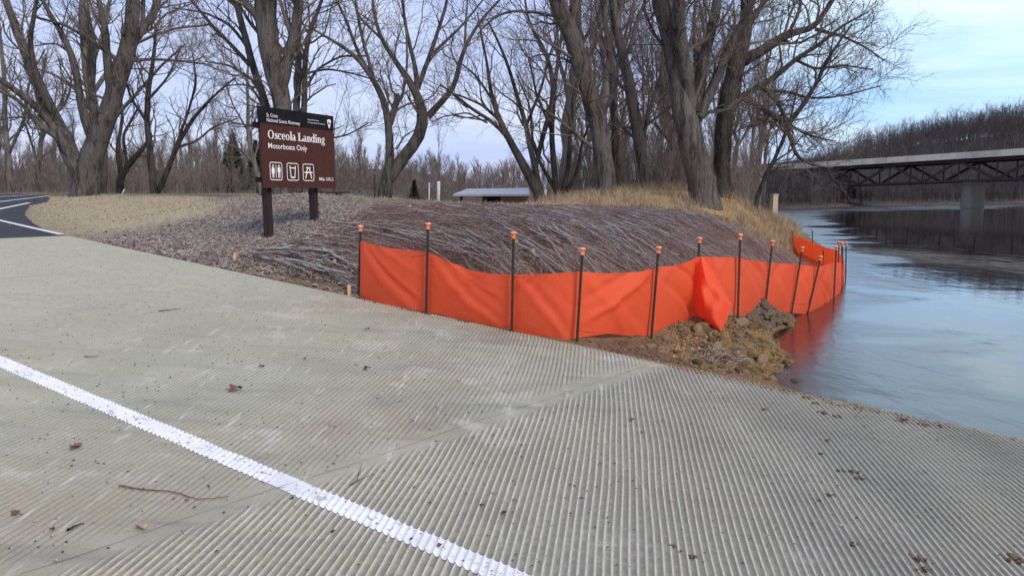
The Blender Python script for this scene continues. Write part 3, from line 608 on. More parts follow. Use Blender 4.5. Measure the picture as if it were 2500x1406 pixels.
BT.append(real_tree('maple_tree', 'dark trunk at the river edge whose long limbs reach right over the water', [
    [(1768, 480, 42), (1760, 420, 41), (1758, 351, 42), (1784, 222, 43), (1810, 130, 39), (1825, 55, 31), (1822, 0, 28), (1812, -100, 20)],
    [(1806, 240, 18), (1884, 196, 14), (1947, 140, 11), (2000, 111, 9), (2060, 60, 6), (2120, 30, 3)], [(1815, 150, 28), (1888, 107, 22), (1929, 81, 18), (1984, 74, 14), (2020, 20, 10), (2060, -50, 6)],
    [(1795, 232, 14), (1866, 266, 13), (1921, 307, 12), (1929, 340, 10), (1943, 385, 8), (1977, 403, 5), (2020, 410, 3)], [(1917, 315, 12), (1953, 268, 11), (1993, 204, 9), (2030, 130, 7), (2080, 60, 4)],
    [(1850, 205, 12), (1880, 230, 10), (1912, 271, 9), (1922, 315, 8)], [(1870, 222, 9), (1930, 224, 7), (1961, 240, 6), (2017, 240, 5), (2085, 228, 4), (2150, 210, 2.5)], [(1925, 305, 8), (1975, 330, 6), (2010, 340, 4), (2040, 345, 3)],
    [(1940, 145, 8), (1990, 170, 6), (2060, 160, 4), (2130, 170, 3)], [(1825, 60, 12), (1870, 0, 9), (1900, -60, 6)], [(1925, 85, 8), (1950, 30, 6), (1960, -30, 4)], [(1930, 335, 7), (1890, 300, 5), (1850, 290, 4)], [(1990, 72, 9), (2060, 90, 6), (2120, 120, 4), (2160, 150, 2.5)]], 21.5, 25, 'bark_dark', 1.5, twl=.68))
BT.append(real_tree('maple_tree', 'thin crooked stem leaning left to right at the bank edge by the bridge', [
    [(1843, 492, 12), (1866, 440, 10), (1892, 388, 9), (1917, 330, 8), (1935, 270, 5), (1950, 200, 3)], [(1890, 395, 5), (1930, 370, 4), (1960, 330, 3)], [(1870, 430, 4), (1900, 410, 3), (1940, 405, 2)]], 22, 26, 'bark_dark', .6, twl=.6))
BT.append(real_tree('maple_tree', 'bent trunk behind the broad riverside tree, reddish twigs around it', [
    [(1640, 484, 26), (1650, 420, 24), (1662, 350, 20), (1690, 280, 16), (1705, 190, 13), (1690, 90, 9), (1700, 0, 6)], [(1655, 400, 10), (1630, 340, 8), (1600, 300, 5)], [(1670, 340, 10), (1640, 250, 8), (1620, 160, 5)]], 29, 27, 'bark_dark', 1.1, twm='twig_red'))
BT.append(real_tree('maple_tree', 'pale slim trunk far left at the edge of the photograph', [
    [(28, 474, 16), (22, 400, 14), (8, 300, 12), (14, 200, 10), (0, 90, 8), (-10, -20, 5)], [(20, 380, 8), (60, 290, 7), (70, 200, 5), (110, 120, 3)], [(20, 380, 7), (-20, 300, 5), (-40, 220, 3)]], 40, 28, 'bark_pale', 1.0))
BT.append(real_tree('maple_tree', 'slim tree with a straight stem between the far left edge and the largest tree', [
    [(92, 474, 12), (94, 400, 11), (104, 320, 9), (96, 240, 8), (110, 140, 5)], [(94, 400, 6), (70, 330, 5), (50, 260, 3)], [(100, 350, 6), (130, 280, 5), (140, 210, 3)]], 42, 29, 'bark_pale', 1.0))
BT.append(real_tree('maple_tree', 'pale thin tree just left of the sign, wavy stem', [
    [(640, 476, 14), (622, 400, 12), (604, 330, 10), (606, 260, 8), (602, 190, 6), (612, 110, 4)], [(622, 400, 6), (580, 360, 5), (540, 350, 3)], [(605, 320, 5), (570, 260, 4), (550, 200, 3)]], 36, 30, 'bark_pale', 1.0))

# generic bare trees for the wood behind; six kinds, then copies
def proto(seed, h, spreadf=1.0, m1=9):
    r = np.random.default_rng(seed); K = 14; k = np.linspace(0, 1, K)
    P = np.stack([np.cumsum(r.normal(0, .12, K)), np.cumsum(r.normal(0, .12, K)), k * h * .75], -1); P -= P[0]; Rr = (h * .014) * (1.25 - k * 1.0)
    A0, B0 = grow(P[None], Rr[None], 7, h * .42 * spreadf, 11, r, .2, .6, .7, .65, .02, .12)
    TP = [P]; TR = [Rr]
    A1, B1 = grow(np.concatenate([A0[:, :11]]), B0, m1, h * .17 * spreadf, 7, r, .2, .7, .4, .55, .012, .2)
    A2, B2 = grow(A1, B1, 5, h * .085, 5, r, .15, .75, .3, .6, .008, .22)
    A3, B3 = grow(A2, B2, 4, h * .04, 3, r, .1, .75, .2, .6, .006, .2)
    g1 = Geo().tubes([P], [Rr], 8); g2_ = Geo().tubes(A0, B0, 5).tubes(A1, B1, 4).tubes(A2, B2, 3).tubes(A3, B3, 3)
    return g1.mesh('trunk'), g2_.mesh('crown')
PROTO = [proto(100 + i, hh, sp_) for i, (hh, sp_) in enumerate([(13, 1.), (15, .8), (11, 1.15), (16, .9)])]
for i, (a, b) in enumerate(PROTO): a.materials.append(M['bark_pale' if i % 2 else 'bark']); b.materials.append(M['twig' if i != 2 else 'twig_red'])
def put_tree(i, x, y, rz, s, label, group):
    z = float(ground(np.array([x, y]))) - .1
    o = empty('bare_tree', (x, y, z), label, 'tree', group); o.rotation_euler = (0, 0, rz); o.scale = (s, s, s)
    for me, nm in zip(PROTO[i], ('trunk', 'crown')):
        c = bpy.data.objects.new(nm, me); COL.objects.link(c); c.parent = o
r_ = np.random.default_rng(77)
def band(n, x0, x1, y0, y1, s0, s1, label, group, avoid=None):
    todo = []; xs_ = np.linspace(x0, x1, n)
    for q in xs_:
        Y = r_.uniform(y0, y1); px = q + r_.uniform(-14, 14); X = (px - 1250) / F * Y
        if sdist(np.array([[X, Y]]), own)[0] < 1: continue
        todo.append((px, int(r_.integers(0, 4)), X, Y, r_.uniform(0, 6.28), r_.uniform(s0, s1)))
    ORD = 'first second third fourth fifth sixth seventh eighth ninth tenth eleventh twelfth thirteenth fourteenth fifteenth sixteenth seventeenth eighteenth nineteenth twentieth'.split()
    for j, q in enumerate(sorted(todo)): put_tree(*q[1:], label + ', ' + ORD[j] + ' from the left', group)
band(14, -60, 640, 46, 80, .4, .62, 'small bare tree behind the big left trunks', 'bare trees in the wood on the left')
band(16, 1390, 1850, 30, 52, .55, .95, 'bare tree in the wood behind the riverside trunks', 'bare trees in the wood on the right')
band(5, 680, 880, 60, 85, .45, .6, 'small bare tree beyond the crest right of the sign', 'small bare trees beyond the sign')

# thicket and far wood: nobody could count them
def wood(name, pts, hts, matn, seed, label, nb=16, nt2=5, thick=1.0, cat='wood', up=.5, ang=.6):
    r = np.random.default_rng(seed); n = len(pts); K = 5; k = np.linspace(0, 1, K)
    base = np.column_stack([pts, ground(pts) - .2])
    P = base[:, None] + k[None, :, None] * np.array([0, 0, 1.]) * (hts * .8)[:, None, None] + np.cumsum(r.normal(0, .25, (n, K, 3)) * [1, 1, 0], 1) * (hts / 12)[:, None, None]
    Rr = (hts * .013 * thick)[:, None] * np.linspace(1, .35, K)
    G = Geo().tubes(P, Rr, 3)
    A1, B1 = grow(P, Rr, nb, float(hts.mean()) * .3, 4, r, .2, ang, up, .6, .022 * thick, .15); G.tubes(A1, B1, 3)
    A2, B2 = grow(A1, B1, nt2, float(hts.mean()) * .13, 3, r, .1, .7, .35, .7, .016 * thick, .15); G.tubes(A2, B2, 3)
    o = G.build(name, M[matn], smooth=False); return stuff(o, label, cat)
def fan(n, x0, x1, y0, y1, seed):
    r = np.random.default_rng(seed); Y = r.uniform(y0, y1, n); px = r.uniform(x0, x1, n); return np.column_stack([(px - 1250) / F * Y, Y])
p = fan(900, -250, 1420, 92, 150, 1); hts = np.random.default_rng(2).uniform(6, 9.5, len(p)) * (1 + .25 * np.sin(p[:, 0] * .11))
wood('far_wood', p, hts * .7, 'farwood', 3, 'brown leafless wood along the horizon behind the landing', 13, 7, .9)
p = fan(700, -150, 1300, 62, 88, 4); wood('thicket', p, np.random.default_rng(5).uniform(1.5, 3.3, len(p)), 'farwood', 6, 'low brown thicket of bare shrubs behind the crest', 14, 7, .55, 'thicket', .3, .8)
p = fan(260, 1370, 1860, 26, 46, 8); p = p[sdist(p, own) > 1.5]; p = p[p[:, 0] > .5]; wood('undergrowth', p, np.random.default_rng(9).uniform(1.6, 4.6, len(p)), 'farwood', 10, 'tangled reddish undergrowth between the riverside trees', 12, 6, .35, 'undergrowth')
r = np.random.default_rng(12); q = r.uniform([-40, 92], [230, 360], (26000, 2)); sf = sdist(q, far); ppx, _ = proj(np.column_stack([q, np.zeros(len(q))])); q = q[(sf > 2) & (sf < 120) & (ppx > 1780) & (ppx < 2850)][:4300]
hts = np.random.default_rng(13).uniform(.6, 1.3, len(q)) * (5.4 + 5.0 * smoothstep(45, 130, q[:, 0])) * (1 + .28 * wave(q, .09))
wood('hillside_wood', q, hts, 'hillwood', 14, 'dark bare wood covering the hill across the river', 11, 7, .62, up=.22, ang=.95)
q = far[5:10]; tt = np.random.default_rng(15).uniform(0, 1, (420, 1)); seg = np.random.default_rng(16).integers(0, 3, 420); q = q[seg] * (1 - tt) + q[seg + 1] * tt + np.random.default_rng(17).normal(0, 1, (420, 2)) + (-1.6, 1.8)
wood('shore_brush', q, np.random.default_rng(18).uniform(1.5, 3.4, 420), 'hillwood', 19, 'dark scrub lining the far bank under the bridge', 12, 6, .8, 'brush')

# conifers
def conifer(x, y, h, label, seed, mt='pine', wide=.3):
    r = np.random.default_rng(seed); z = float(ground(np.array([x, y]))); b0 = np.array([x, y, z])
    o = empty('pine_tree', tuple(b0), label, 'tree'); P = np.array([b0 + (0, 0, q * h) for q in np.linspace(-.05, 1, 8)])
    Geo().tubes([P], [np.linspace(h * .022, .01, 8)], 7).build('trunk', M['bark_dark'], o, loc=b0)
    n = 1500; t = r.uniform(.08, 1, n) ** .85; a = r.uniform(0, 6.28, n); rad = (1 - t) * h * wide * r.uniform(.35, 1.15, n) + .05
    c = b0 + np.column_stack([np.cos(a) * rad, np.sin(a) * rad, t * h - rad * .15 + r.normal(0, h * .012, n)])
    d = np.column_stack([np.cos(a), np.sin(a), r.uniform(-.2, .5, n)]) * h * .05; e = nrmz(np.cross(d, r.normal(size=(n, 3)))) * h * .016
    V_ = np.stack([c - d - e, c + d, c - d + e], 1).reshape(-1, 3); Geo().add(V_, None, np.arange(n * 3).reshape(-1, 3)).build('crown', M[mt], o, loc=b0, smooth=False)
for px, Y, h, lb, sd_ in [(578, 78, 5.6, 'dark evergreen left of the sign, its top above the thicket', 1), (560, 84, 4.2, 'smaller dark evergreen beside the taller one left of the sign', 2), (1013, 60, 2.0, 'small green pine between the twin-stemmed tree and the planted sapling', 3), (632, 82, 5.2, 'dark evergreen partly behind the left edge of the sign', 4)]:
    conifer((px - 1250) / F * Y, Y, h, lb, sd_)

# ------------------------------------------------------------------ bridge
M['deck'] = mat('bridge_deck', (.66, .61, .48), .8, [(.4, 4, .45, .7, (.3, .28, .24), .7)]); M['truss'] = mat('bridge_steel', (.04, .032, .032), .7, [(.5, 4, .5, .7, (.07, .03, .025), .8)])
M['pier'] = mat('bridge_pier', (.2, .18, .145), .85, [(.5, 5, .42, .66, (.12, .1, .085), .8, (1, 1, .2))])
A_ = np.array([41.5, 125.0, 5.9]); B_ = np.array([62.3, 94.0, 6.82]); dr = (B_ - A_); A_ = A_ - dr * .45; B_ = B_ + dr * .9
dl = np.linalg.norm(B_ - A_); ex = (B_ - A_) / dl; ey = np.array([-ex[1], ex[0], 0]); ey /= np.linalg.norm(ey); ez = np.array([0, 0, 1.])
br = empty('truss_bridge', tuple(A_ * [1, 1, 0]), 'long dark steel truss bridge with a pale deck crossing the river', 'bridge'); b0 = A_ * [1, 1, 0]
mid = (A_ + B_) / 2
Geo().box(mid - ez * .32, ex * dl / 2, ey * 3.2, ez * .31).build('deck', M['deck'], br, loc=b0, smooth=False)
for s_ in (-1, 1):
    G = Geo(); o_ = ey * 3.1 * s_
    for q in np.arange(.4, dl, 1.9): G.box(A_ + ex * q + o_ + ez * .06, ex * .93, ey * .09, ez * .075)
    G.build('curb_rail', M['deck'], br, loc=b0, smooth=False)
dep = 2.45; pan = 9.0
for s_ in (-1, 1):
    G = Geo(); o_ = ey * 2.5 * s_; up_ = lambda q: A_ + ex * q + o_ - ez * .85; dn = lambda q: A_ + ex * q + o_ - ez * (.85 + dep)
    G.box(mid + o_ - ez * .82, ex * dl / 2, ey * .18, ez * .2); G.box(mid + o_ - ez * (.85 + dep), ex * dl / 2, ey * .12, ez * .13)
    q = 0
    while q + pan <= dl:
        for a, b, w_ in ((up_(q), dn(q + pan / 2), .15), (dn(q + pan / 2), up_(q + pan), .15), (up_(q), dn(q), .07), (up_(q + pan / 2), dn(q + pan / 2), .07)):
            d = b - a; l = np.linalg.norm(d); d = d / l; G.box((a + b) / 2, d * l / 2, ey * w_ * .8, np.cross(d, ey) * w_)
        q += pan
    G.build('truss', M['truss'], br, loc=b0, smooth=False)
# piers: px 2368 is where the near one stands
def on_line(px):
    k = (px - 1250) / F; t = (k * A_[1] - A_[0]) / (ex[0] - k * ex[1]); return A_ + ex * t
for px in (2368, 1935, 2900):
    c = on_line(px); h_ = c[2] - .85 - dep - .13
    th = np.linspace(0, 2 * math.pi, 25)[:-1]; G = Geo(); rings = []
    for z_, k_ in ((-2.2, 1.1), (0., 1.05), (h_ - .3, 1.0), (h_ - .3, 1.04), (h_ - .02, 1.04), (h_, .02)):
        rings.append([np.array([c[0], c[1], z_]) + ey * 1.75 * k_ * np.sign(math.sin(t)) * abs(math.sin(t)) ** .5 + ex * .8 * k_ * np.sign(math.cos(t)) * abs(math.cos(t)) ** .5 for t in th])
    G.grid(np.array(rings), wrap=True).build('pier', M['pier'], br, loc=b0, smooth=False)

# ------------------------------------------------------------------ picnic shelter beyond the crest
M['roof'] = mat('shelter_roof', (.27, .29, .34), .5, [(2, 3, .4, .7, (.33, .35, .4), .7)]); M['tanwall'] = mat('shelter_wall', (.36, .25, .17), .85, [(3, 4, .45, .7, (.28, .19, .13), .7)]); M['dark'] = mat('shelter_shade', (.02, .018, .018), .9)
Ys = 52.; c0_ = at(1205, 480, Ys); cx, cy = c0_[0], Ys; gz = float(ground(np.array([cx, cy])))
sh = empty('picnic_shelter', (cx, cy, gz), 'low tan shelter with a blue-grey metal roof beyond the crest', 'shelter'); b0 = np.array([cx, cy, gz])
z0 = CAMZ + .02; z1 = CAMZ + .42; xl, xr = at(1112, 470, Ys)[0], at(1292, 470, Ys)[0]
V_ = [(xl, cy - 2.2, z0), (xr, cy - 2.2, z0), (xr, cy + 2.2, z0), (xl, cy + 2.2, z0), (xl + .75, cy - .2, z1 - .06), (xr - .05, cy, z1)]
V_ += [(a, b, c - .12) for a, b, c in V_[:4]]
Geo().add(V_, [[0, 1, 5, 4], [2, 3, 4, 5], [6, 7, 1, 0], [7, 8, 2, 1], [8, 9, 3, 2], [9, 6, 0, 3], [9, 8, 7, 6]], [[1, 2, 5], [3, 0, 4]]).build('roof', M['roof'], sh, loc=b0, smooth=False)
Geo().box(((xl + xr) / 2 + .9, cy + .2, (gz + z0) / 2 - .08), (1.5, 0, 0), (0, 1.5, 0), (0, 0, (z0 - gz) / 2 + .04)).build('wall', M['tanwall'], sh, loc=b0, smooth=False)
Geo().box(((xl + xr) / 2 + .1, cy - 1.34, z0 - .45), (.42, 0, 0), (0, .03, 0), (0, 0, .28)).build('opening_shade', M['dark'], sh, loc=b0, smooth=False)  # solid panel on the wall; near-black colour stands in for the opening's shade
for xx in (xl + .5, xl + 1.9): Geo().box((xx, cy - 1.8, (gz + z0) / 2 - .1), (.07, 0, 0), (0, .07, 0), (0, 0, (z0 - gz) / 2 + .02)).build('post', M['signpost'], sh, loc=b0, smooth=False)

# ------------------------------------------------------------------ small things along the crest
def gpt(px, Y):
    X = (px - 1250) / F * Y; return np.array([X, Y, float(ground(np.array([X, Y])))])
b = gpt(1071, 30); t_ = at(1071, 443, 30)
sp_ = empty('sapling', tuple(b), 'thin planted sapling in a white protective tube on the crest', 'sapling')
Geo().tubes([[b - (0, 0, .1), b + (0, 0, .3), (b + t_) / 2, t_]], [[.058] * 4], 12, cap=True).build('tree_tube', mat('tube_white', (.72, .7, .66), .5), sp_, loc=b)
r = np.random.default_rng(4); P = np.array([t_ + (0, 0, -.2), at(1071, 400, 30), at(1072, 360, 30), at(1070, 320, 30), at(1071, 290, 30)]); P, q = resample(P, [.014, .013, .011, .009, .005], 12)
A1, B1 = grow(P[None], q[None], 9, .75, 6, r, .35, .6, .5, .6, .005, .12); A2, B2 = grow(A1, B1, 3, .3, 4, r, .2, .7, .3, .6, .004, .15)
Geo().tubes([P], [q], 6).tubes(A1, B1, 4).tubes(A2, B2, 3).build('stem', M['twig'], sp_, loc=b)
b = gpt(916, 27); t_ = at(915, 426, 27); G = Geo().tubes([[b - (0, 0, .2), (b + t_) / 2, t_]], [[.022, .022, .022]], 8, cap=True)
tag(G.build('marker_pole', M['steel'], loc=b), 'thin dark pole left of the twin-stemmed tree on the crest', 'pole')
b = gpt(1886, 33); t_ = at(1885, 476, 33); hh = t_[2] - b[2]
tag(Geo().box(b + (0, 0, hh / 2 - .1), (.11, .03, 0), (-.03, .11, 0), (0, 0, hh / 2 + .1)).box(b + (0, 0, hh + .02), (.13, .035, 0), (-.035, .13, 0), (0, 0, .02)).build('wooden_post', mat('post_pale', (.4, .34, .24), .85, [(8, 4, .45, .7, (.3, .24, .17), .8, (1, 1, .2))], [(30, 4, .01, (1, 1, .1))]), loc=b, smooth=False), 'stout pale square post at the bank edge below the bridge', 'post')
b = gpt(302, 30); t_ = at(304, 462, 30)
tag(Geo().tubes([[b - (0, 0, .1), (b + t_) / 2, t_]], [[.02, .018, .014]], 6, cap=True).build('marker_stake', M['white'], loc=b), 'short white stake on the crest among the left trees', 'stake')
b = gpt(1048, 44); t_ = at(1048, 446, 44); mk = empty('marker_sign', tuple(b), 'tiny blue marker on a white stake left of the tubed sapling', 'marker')
Geo().tubes([[b - (0, 0, .1), (b + t_) / 2, t_]], [[.025, .025, .025]], 6, cap=True).build('stake', M['white'], mk, loc=b)
Geo().box(t_ + (.08, 0, -.16), (.1, 0, 0), (0, .015, 0), (0, 0, .1)).build('plate', mat('plate_blue', (.12, .14, .42), .5), mk, loc=b, smooth=False)
b = gpt(795, 24); pt = empty('picnic_table', tuple(b), 'long low picnic table on the crest behind the sign posts', 'picnic table'); zt = at(795, 470, 24)[2]; hw = 55 / F * 24
wd_ = M['signpost']
for k_ in range(4): Geo().box((b[0], b[1] - .3 + k_ * .2, zt), (hw, 0, 0), (0, .09, 0), (0, 0, .02)).build('top_board', wd_, pt, loc=b, smooth=False)
for s_ in (-1, 1):
    Geo().box((b[0], b[1] + s_ * .75, zt - .27), (hw, 0, 0), (0, .12, 0), (0, 0, .02)).build('bench_board', wd_, pt, loc=b, smooth=False)
    G = Geo(); xx = b[0] + s_ * hw * .65
    for q in (-1, 1):
        a_ = np.array([xx, b[1] + q * .25, zt - .02]); c_ = np.array([xx, b[1] + q * .7, b[2] - .1]); d = c_ - a_; l = np.linalg.norm(d); d /= l; G.box((a_ + c_) / 2, d * l / 2, (.03, 0, 0), np.cross(d, (1, 0, 0)) * .05)
    G.box((xx + .07, b[1], zt - .31), (.03, 0, 0), (0, .85, 0), (0, 0, .02)); G.build('leg_frame', wd_, pt, loc=b, smooth=False)

# ------------------------------------------------------------------ the sign
Pl = at(642, 458, 10.9); Pr = at(818, 461, 12.3); zb = (Pl[2] + Pr[2]) / 2; PW = float(np.hypot(*(Pr - Pl)[:2])); PH = 1.075
ex = (Pr - Pl) * [1, 1, 0]; ex /= np.linalg.norm(ex); en = np.array([ex[1], -ex[0], 0])      # towards the camera
ln_ = R(-1.3); exx = ex * math.cos(ln_) + np.array([0, 0, 1]) * math.sin(ln_) * 0 + 0; ez = nrmz(np.array([0, 0, 1.]) + ex * math.tan(ln_)); exx = ex
O = np.array([Pl[0], Pl[1], zb]); top = O + ez * PH
gl = O + ex * PW * .135; gzl = float(ground(gl[:2])); gr_ = O + ex * PW * .77; gzr = float(ground(gr_[:2]))
sg = empty('park_sign', (gl[0], gl[1], gzl), 'brown and black landing sign with white lettering on two dark posts', 'sign'); b0 = np.array([gl[0], gl[1], gzl])
BH = PH * .203
Geo().box(O + ex * PW / 2 + ez * (PH - BH) / 2, ex * PW / 2, en * .016, ez * (PH - BH) / 2).build('brown_panel', M['brown'], sg, loc=b0, smooth=False)
Geo().box(O + ex * (PW / 2 - .012) + ez * (PH - BH / 2 + .001) + en * .004, ex * (PW / 2 + .012), en * .016, ez * BH / 2).build('black_header', M['black'], sg, loc=b0, smooth=False)
for q in (PH * .775, PH * .1): Geo().box(O + ex * (PW / 2 - .03) + ez * q - en * .045, ex * PW * .52, en * .028, ez * .035).build('crossbar', M['black'], sg, loc=b0, smooth=False)
for tt, gz_, foot in ((.135, gzl, (680, 578)), (.77, gzr, (779, 540))):
    c = O + ex * PW * tt - en * .13; topz = zb + PH * .92; a_ = c + ez * (topz - zb); b_ = c + ez * (min(gz_, 2) - zb - .4)
    Geo().box((a_ + b_) / 2, ex * .042, en * .052, (a_ - b_) / 2).build('post', M['signpost'], sg, loc=b0, smooth=False)
T0_ = top                                           # origin of the lettering: top left corner
FRM = lambda lift: (T0_ + en * lift, ex, ez, en)
def text(body, x0, x1, ybase, cap, lift, bold=0., name='lettering', space=1.0):
    cu_ = bpy.data.curves.new('t', 'FONT'); cu_.body = body; cu_.size = 1; cu_.offset = bold; cu_.extrude = .0; cu_.space_character = space; cu_.resolution_u = 4
    o = bpy.data.objects.new('t', cu_); COL.objects.link(o); bpy.context.view_layer.update()
    me = bpy.data.meshes.new_from_object(o.evaluated_get(bpy.context.evaluated_depsgraph_get())); bpy.data.objects.remove(o)
    V_ = np.empty(len(me.vertices) * 3); me.vertices.foreach_get('co', V_); V_ = V_.reshape(-1, 3)
    lo_, hi_ = V_[:, 0].min(), V_[:, 0].max(); sx = (x1 - x0) / (hi_ - lo_); sy = cap / .69
    W = T0_ + en * lift + (x0 + (V_[:, :1] - lo_) * sx) * ex + (-ybase + V_[:, 1:2] * sy) * ez - b0
    me.vertices.foreach_set('co', W.ravel()); me.materials.clear(); me.materials.append(M['white'])
    ob = bpy.data.objects.new(name, me); COL.objects.link(ob); ob.parent = sg; return ob
hl = .0235; pl_ = .0195
text('St. Croix', .072 * PW, .213 * PW, .118 * PH, .047, hl, .002); text('National Scenic Riverway', .072 * PW, .505 * PW, .178 * PH, .047, hl, .002)
text('National Park Service', .615 * PW, .775 * PW, .098 * PH, .019, hl); text('U.S. Department of the Interior', .615 * PW, .868 * PW, .135 * PH, .019, hl)
text('Motorboats Only', .078 * PW, .592 * PW, .505 * PH, .07, pl_, .006); text('Mile 545.5', .752 * PW, .962 * PW, .895 * PH, .048, pl_, .003)
# serif title, each glyph cut from rings, stems and slabs (unit: cap height 1, y up)
def ring(cx, cy, rx, ry, ix, iy, a0=0, a1=360, n=28):
    th = np.radians(np.linspace(a0, a1, n)); return ('r', np.stack([cx + rx * np.cos(th), cy + ry * np.sin(th)], 1), np.stack([cx + ix * np.cos(th), cy + iy * np.sin(th)], 1))
def bar(x0, y0, x1, y1): return ('p', [(x0, y0), (x1, y0), (x1, y1), (x0, y1)])
def stroke(pts, ws):
    pts = np.array(pts, float); t = nrmz(np.gradient(pts, axis=0)); n = np.stack([-t[:, 1], t[:, 0]], 1) * np.array(ws)[:, None] / 2; return ('r', pts + n, pts - n)
sw = .17; th_ = .06
GL = {'O': (.86, [ring(.42, .5, .4, .52, .235, .455)]),
      'o': (.60, [ring(.29, .34, .27, .36, .125, .30)]),
      'c': (.53, [ring(.29, .34, .27, .36, .11, .30, 48, 318), ('p', [(.38, .5), (.52, .5), (.52, .66), (.4, .66)])]),
      'e': (.56, [ring(.28, .34, .26, .36, .11, .30, 8, 318), bar(.1, .33, .53, .40)]),
      's': (.46, [stroke([(.40, .58), (.30, .66), (.19, .64), (.12, .56), (.15, .45), (.27, .36), (.36, .27), (.37, .14), (.28, .03), (.16, .02), (.06, .13)], [.06, .06, .08, .13, .16, .17, .16, .13, .07, .06, .06]), bar(.36, .48, .42, .68), bar(.04, -.01, .1, .22)]),
      'l': (.32, [bar(.08, 0, .08 + sw, 1.06), bar(.0, 0, .33, th_), bar(0, 1.0, .1, 1.06)]),
      'a': (.56, [stroke([(.08, .56), (.16, .66), (.28, .67), (.36, .58), (.37, .4), (.37, .12), (.44, .02), (.54, .05)], [.1, .08, .07, .12, .16, .16, .1, .05]), ring(.2, .2, .2, .21, .06, .14, 20, 340, 20)]),
      'L': (.76, [bar(.1, 0, .1 + sw + .03, 1.0), bar(0, .94, .42, 1.0), bar(0, 0, .7, th_), ('p', [(.5, .05), (.7, .05), (.72, .33), (.66, .33)])]),
      'n': (.64, [bar(.08, 0, .08 + sw, .66), bar(0, 0, .3, th_), bar(0, .6, .1, .66), stroke([(.2, .5), (.3, .63), (.42, .64), (.48, .52), (.48, .3), (.48, .03)], [.05, .07, .1, .15, .16, .16]), bar(.36, 0, .62, th_)]),
      'd': (.62, [bar(.37, 0, .37 + sw, 1.06), bar(.29, 1.0, .4, 1.06), bar(.5, 0, .62, th_), ring(.25, .34, .25, .36, .1, .30, 30, 330)]),
      'i': (.32, [bar(.08, 0, .08 + sw, .68), bar(0, 0, .33, th_), bar(0, .62, .1, .68), ring(.165, .92, .1, .11, 0, 0)]),
      'g': (.58, [ring(.26, .42, .22, .26, .09, .2), stroke([(.40, .62), (.5, .7), (.58, .66)], [.05, .07, .07]), stroke([(.16, .2), (.08, .1), (.18, .02), (.4, .0), (.5, -.1), (.44, -.24), (.24, -.29), (.06, -.22), (.06, -.1), (.16, -.02)], [.05, .1, .13, .14, .14, .08, .06, .08, .08, .05])]),
      ' ': (.26, [])}
def glyphs(word, x0, x1, yb, cap, lift):
    tot = sum(GL[c][0] for c in word); sx = (x1 - x0) / tot; G = Geo(); x = x0; n = 0
    for c in word:
        for it in GL[c][1]:
            n += 1; lf = lift + (n % 4) * .0006
            if it[0] == 'r':
                A, B = it[1], it[2]; W = [T0_ + en * lf + (x + p[:, :1] * sx) * ex + (-yb + p[:, 1:2] * cap) * ez for p in (A, B)]; G.grid(np.stack(W, 1))
            else:
                W = [T0_ + en * lf + (x + p[0] * sx) * ex + (-yb + p[1] * cap) * ez for p in it[1]]; G.add(W, [[0, 1, 2, 3]])
        x += GL[c][0] * sx
    return G.build('lettering', M['white'], sg, loc=b0, smooth=False)
glyphs('Osceola Landing', .078 * PW, .858 * PW, .385 * PH, .113, pl_)
# pictograms
def rrect(cx, cy, w_, h_, r0, wd, lift, G):
    o = []; i_ = []
    for sx, sy, a0 in ((1, 1, 0), (-1, 1, 90), (-1, -1, 180), (1, -1, 270)):
        for a in np.radians(np.linspace(a0, a0 + 90, 6)):
            o.append((cx + sx * (w_ / 2 - r0) + r0 * math.cos(a), cy + sy * (h_ / 2 - r0) + r0 * math.sin(a))); i_.append((cx + sx * (w_ / 2 - r0) + (r0 - wd) * math.cos(a), cy + sy * (h_ / 2 - r0) + (r0 - wd) * math.sin(a)))
    o.append(o[0]); i_.append(i_[0]); W = [[T0_ + en * lift + p[0] * ex + p[1] * ez for p in q] for q in (o, i_)]; G.grid(np.stack([np.array(W[0]), np.array(W[1])], 1))
def shape(G, pts, lift):
    pts = np.array(pts); n = len(pts); W = [T0_ + en * lift + p[0] * ex + p[1] * ez for p in pts]; b_ = G.n; G.add(W); G.ng = getattr(G, 'ng', []) + [[b_ + i for i in range(n)]]
IC = .245; icy = -.79 * PH
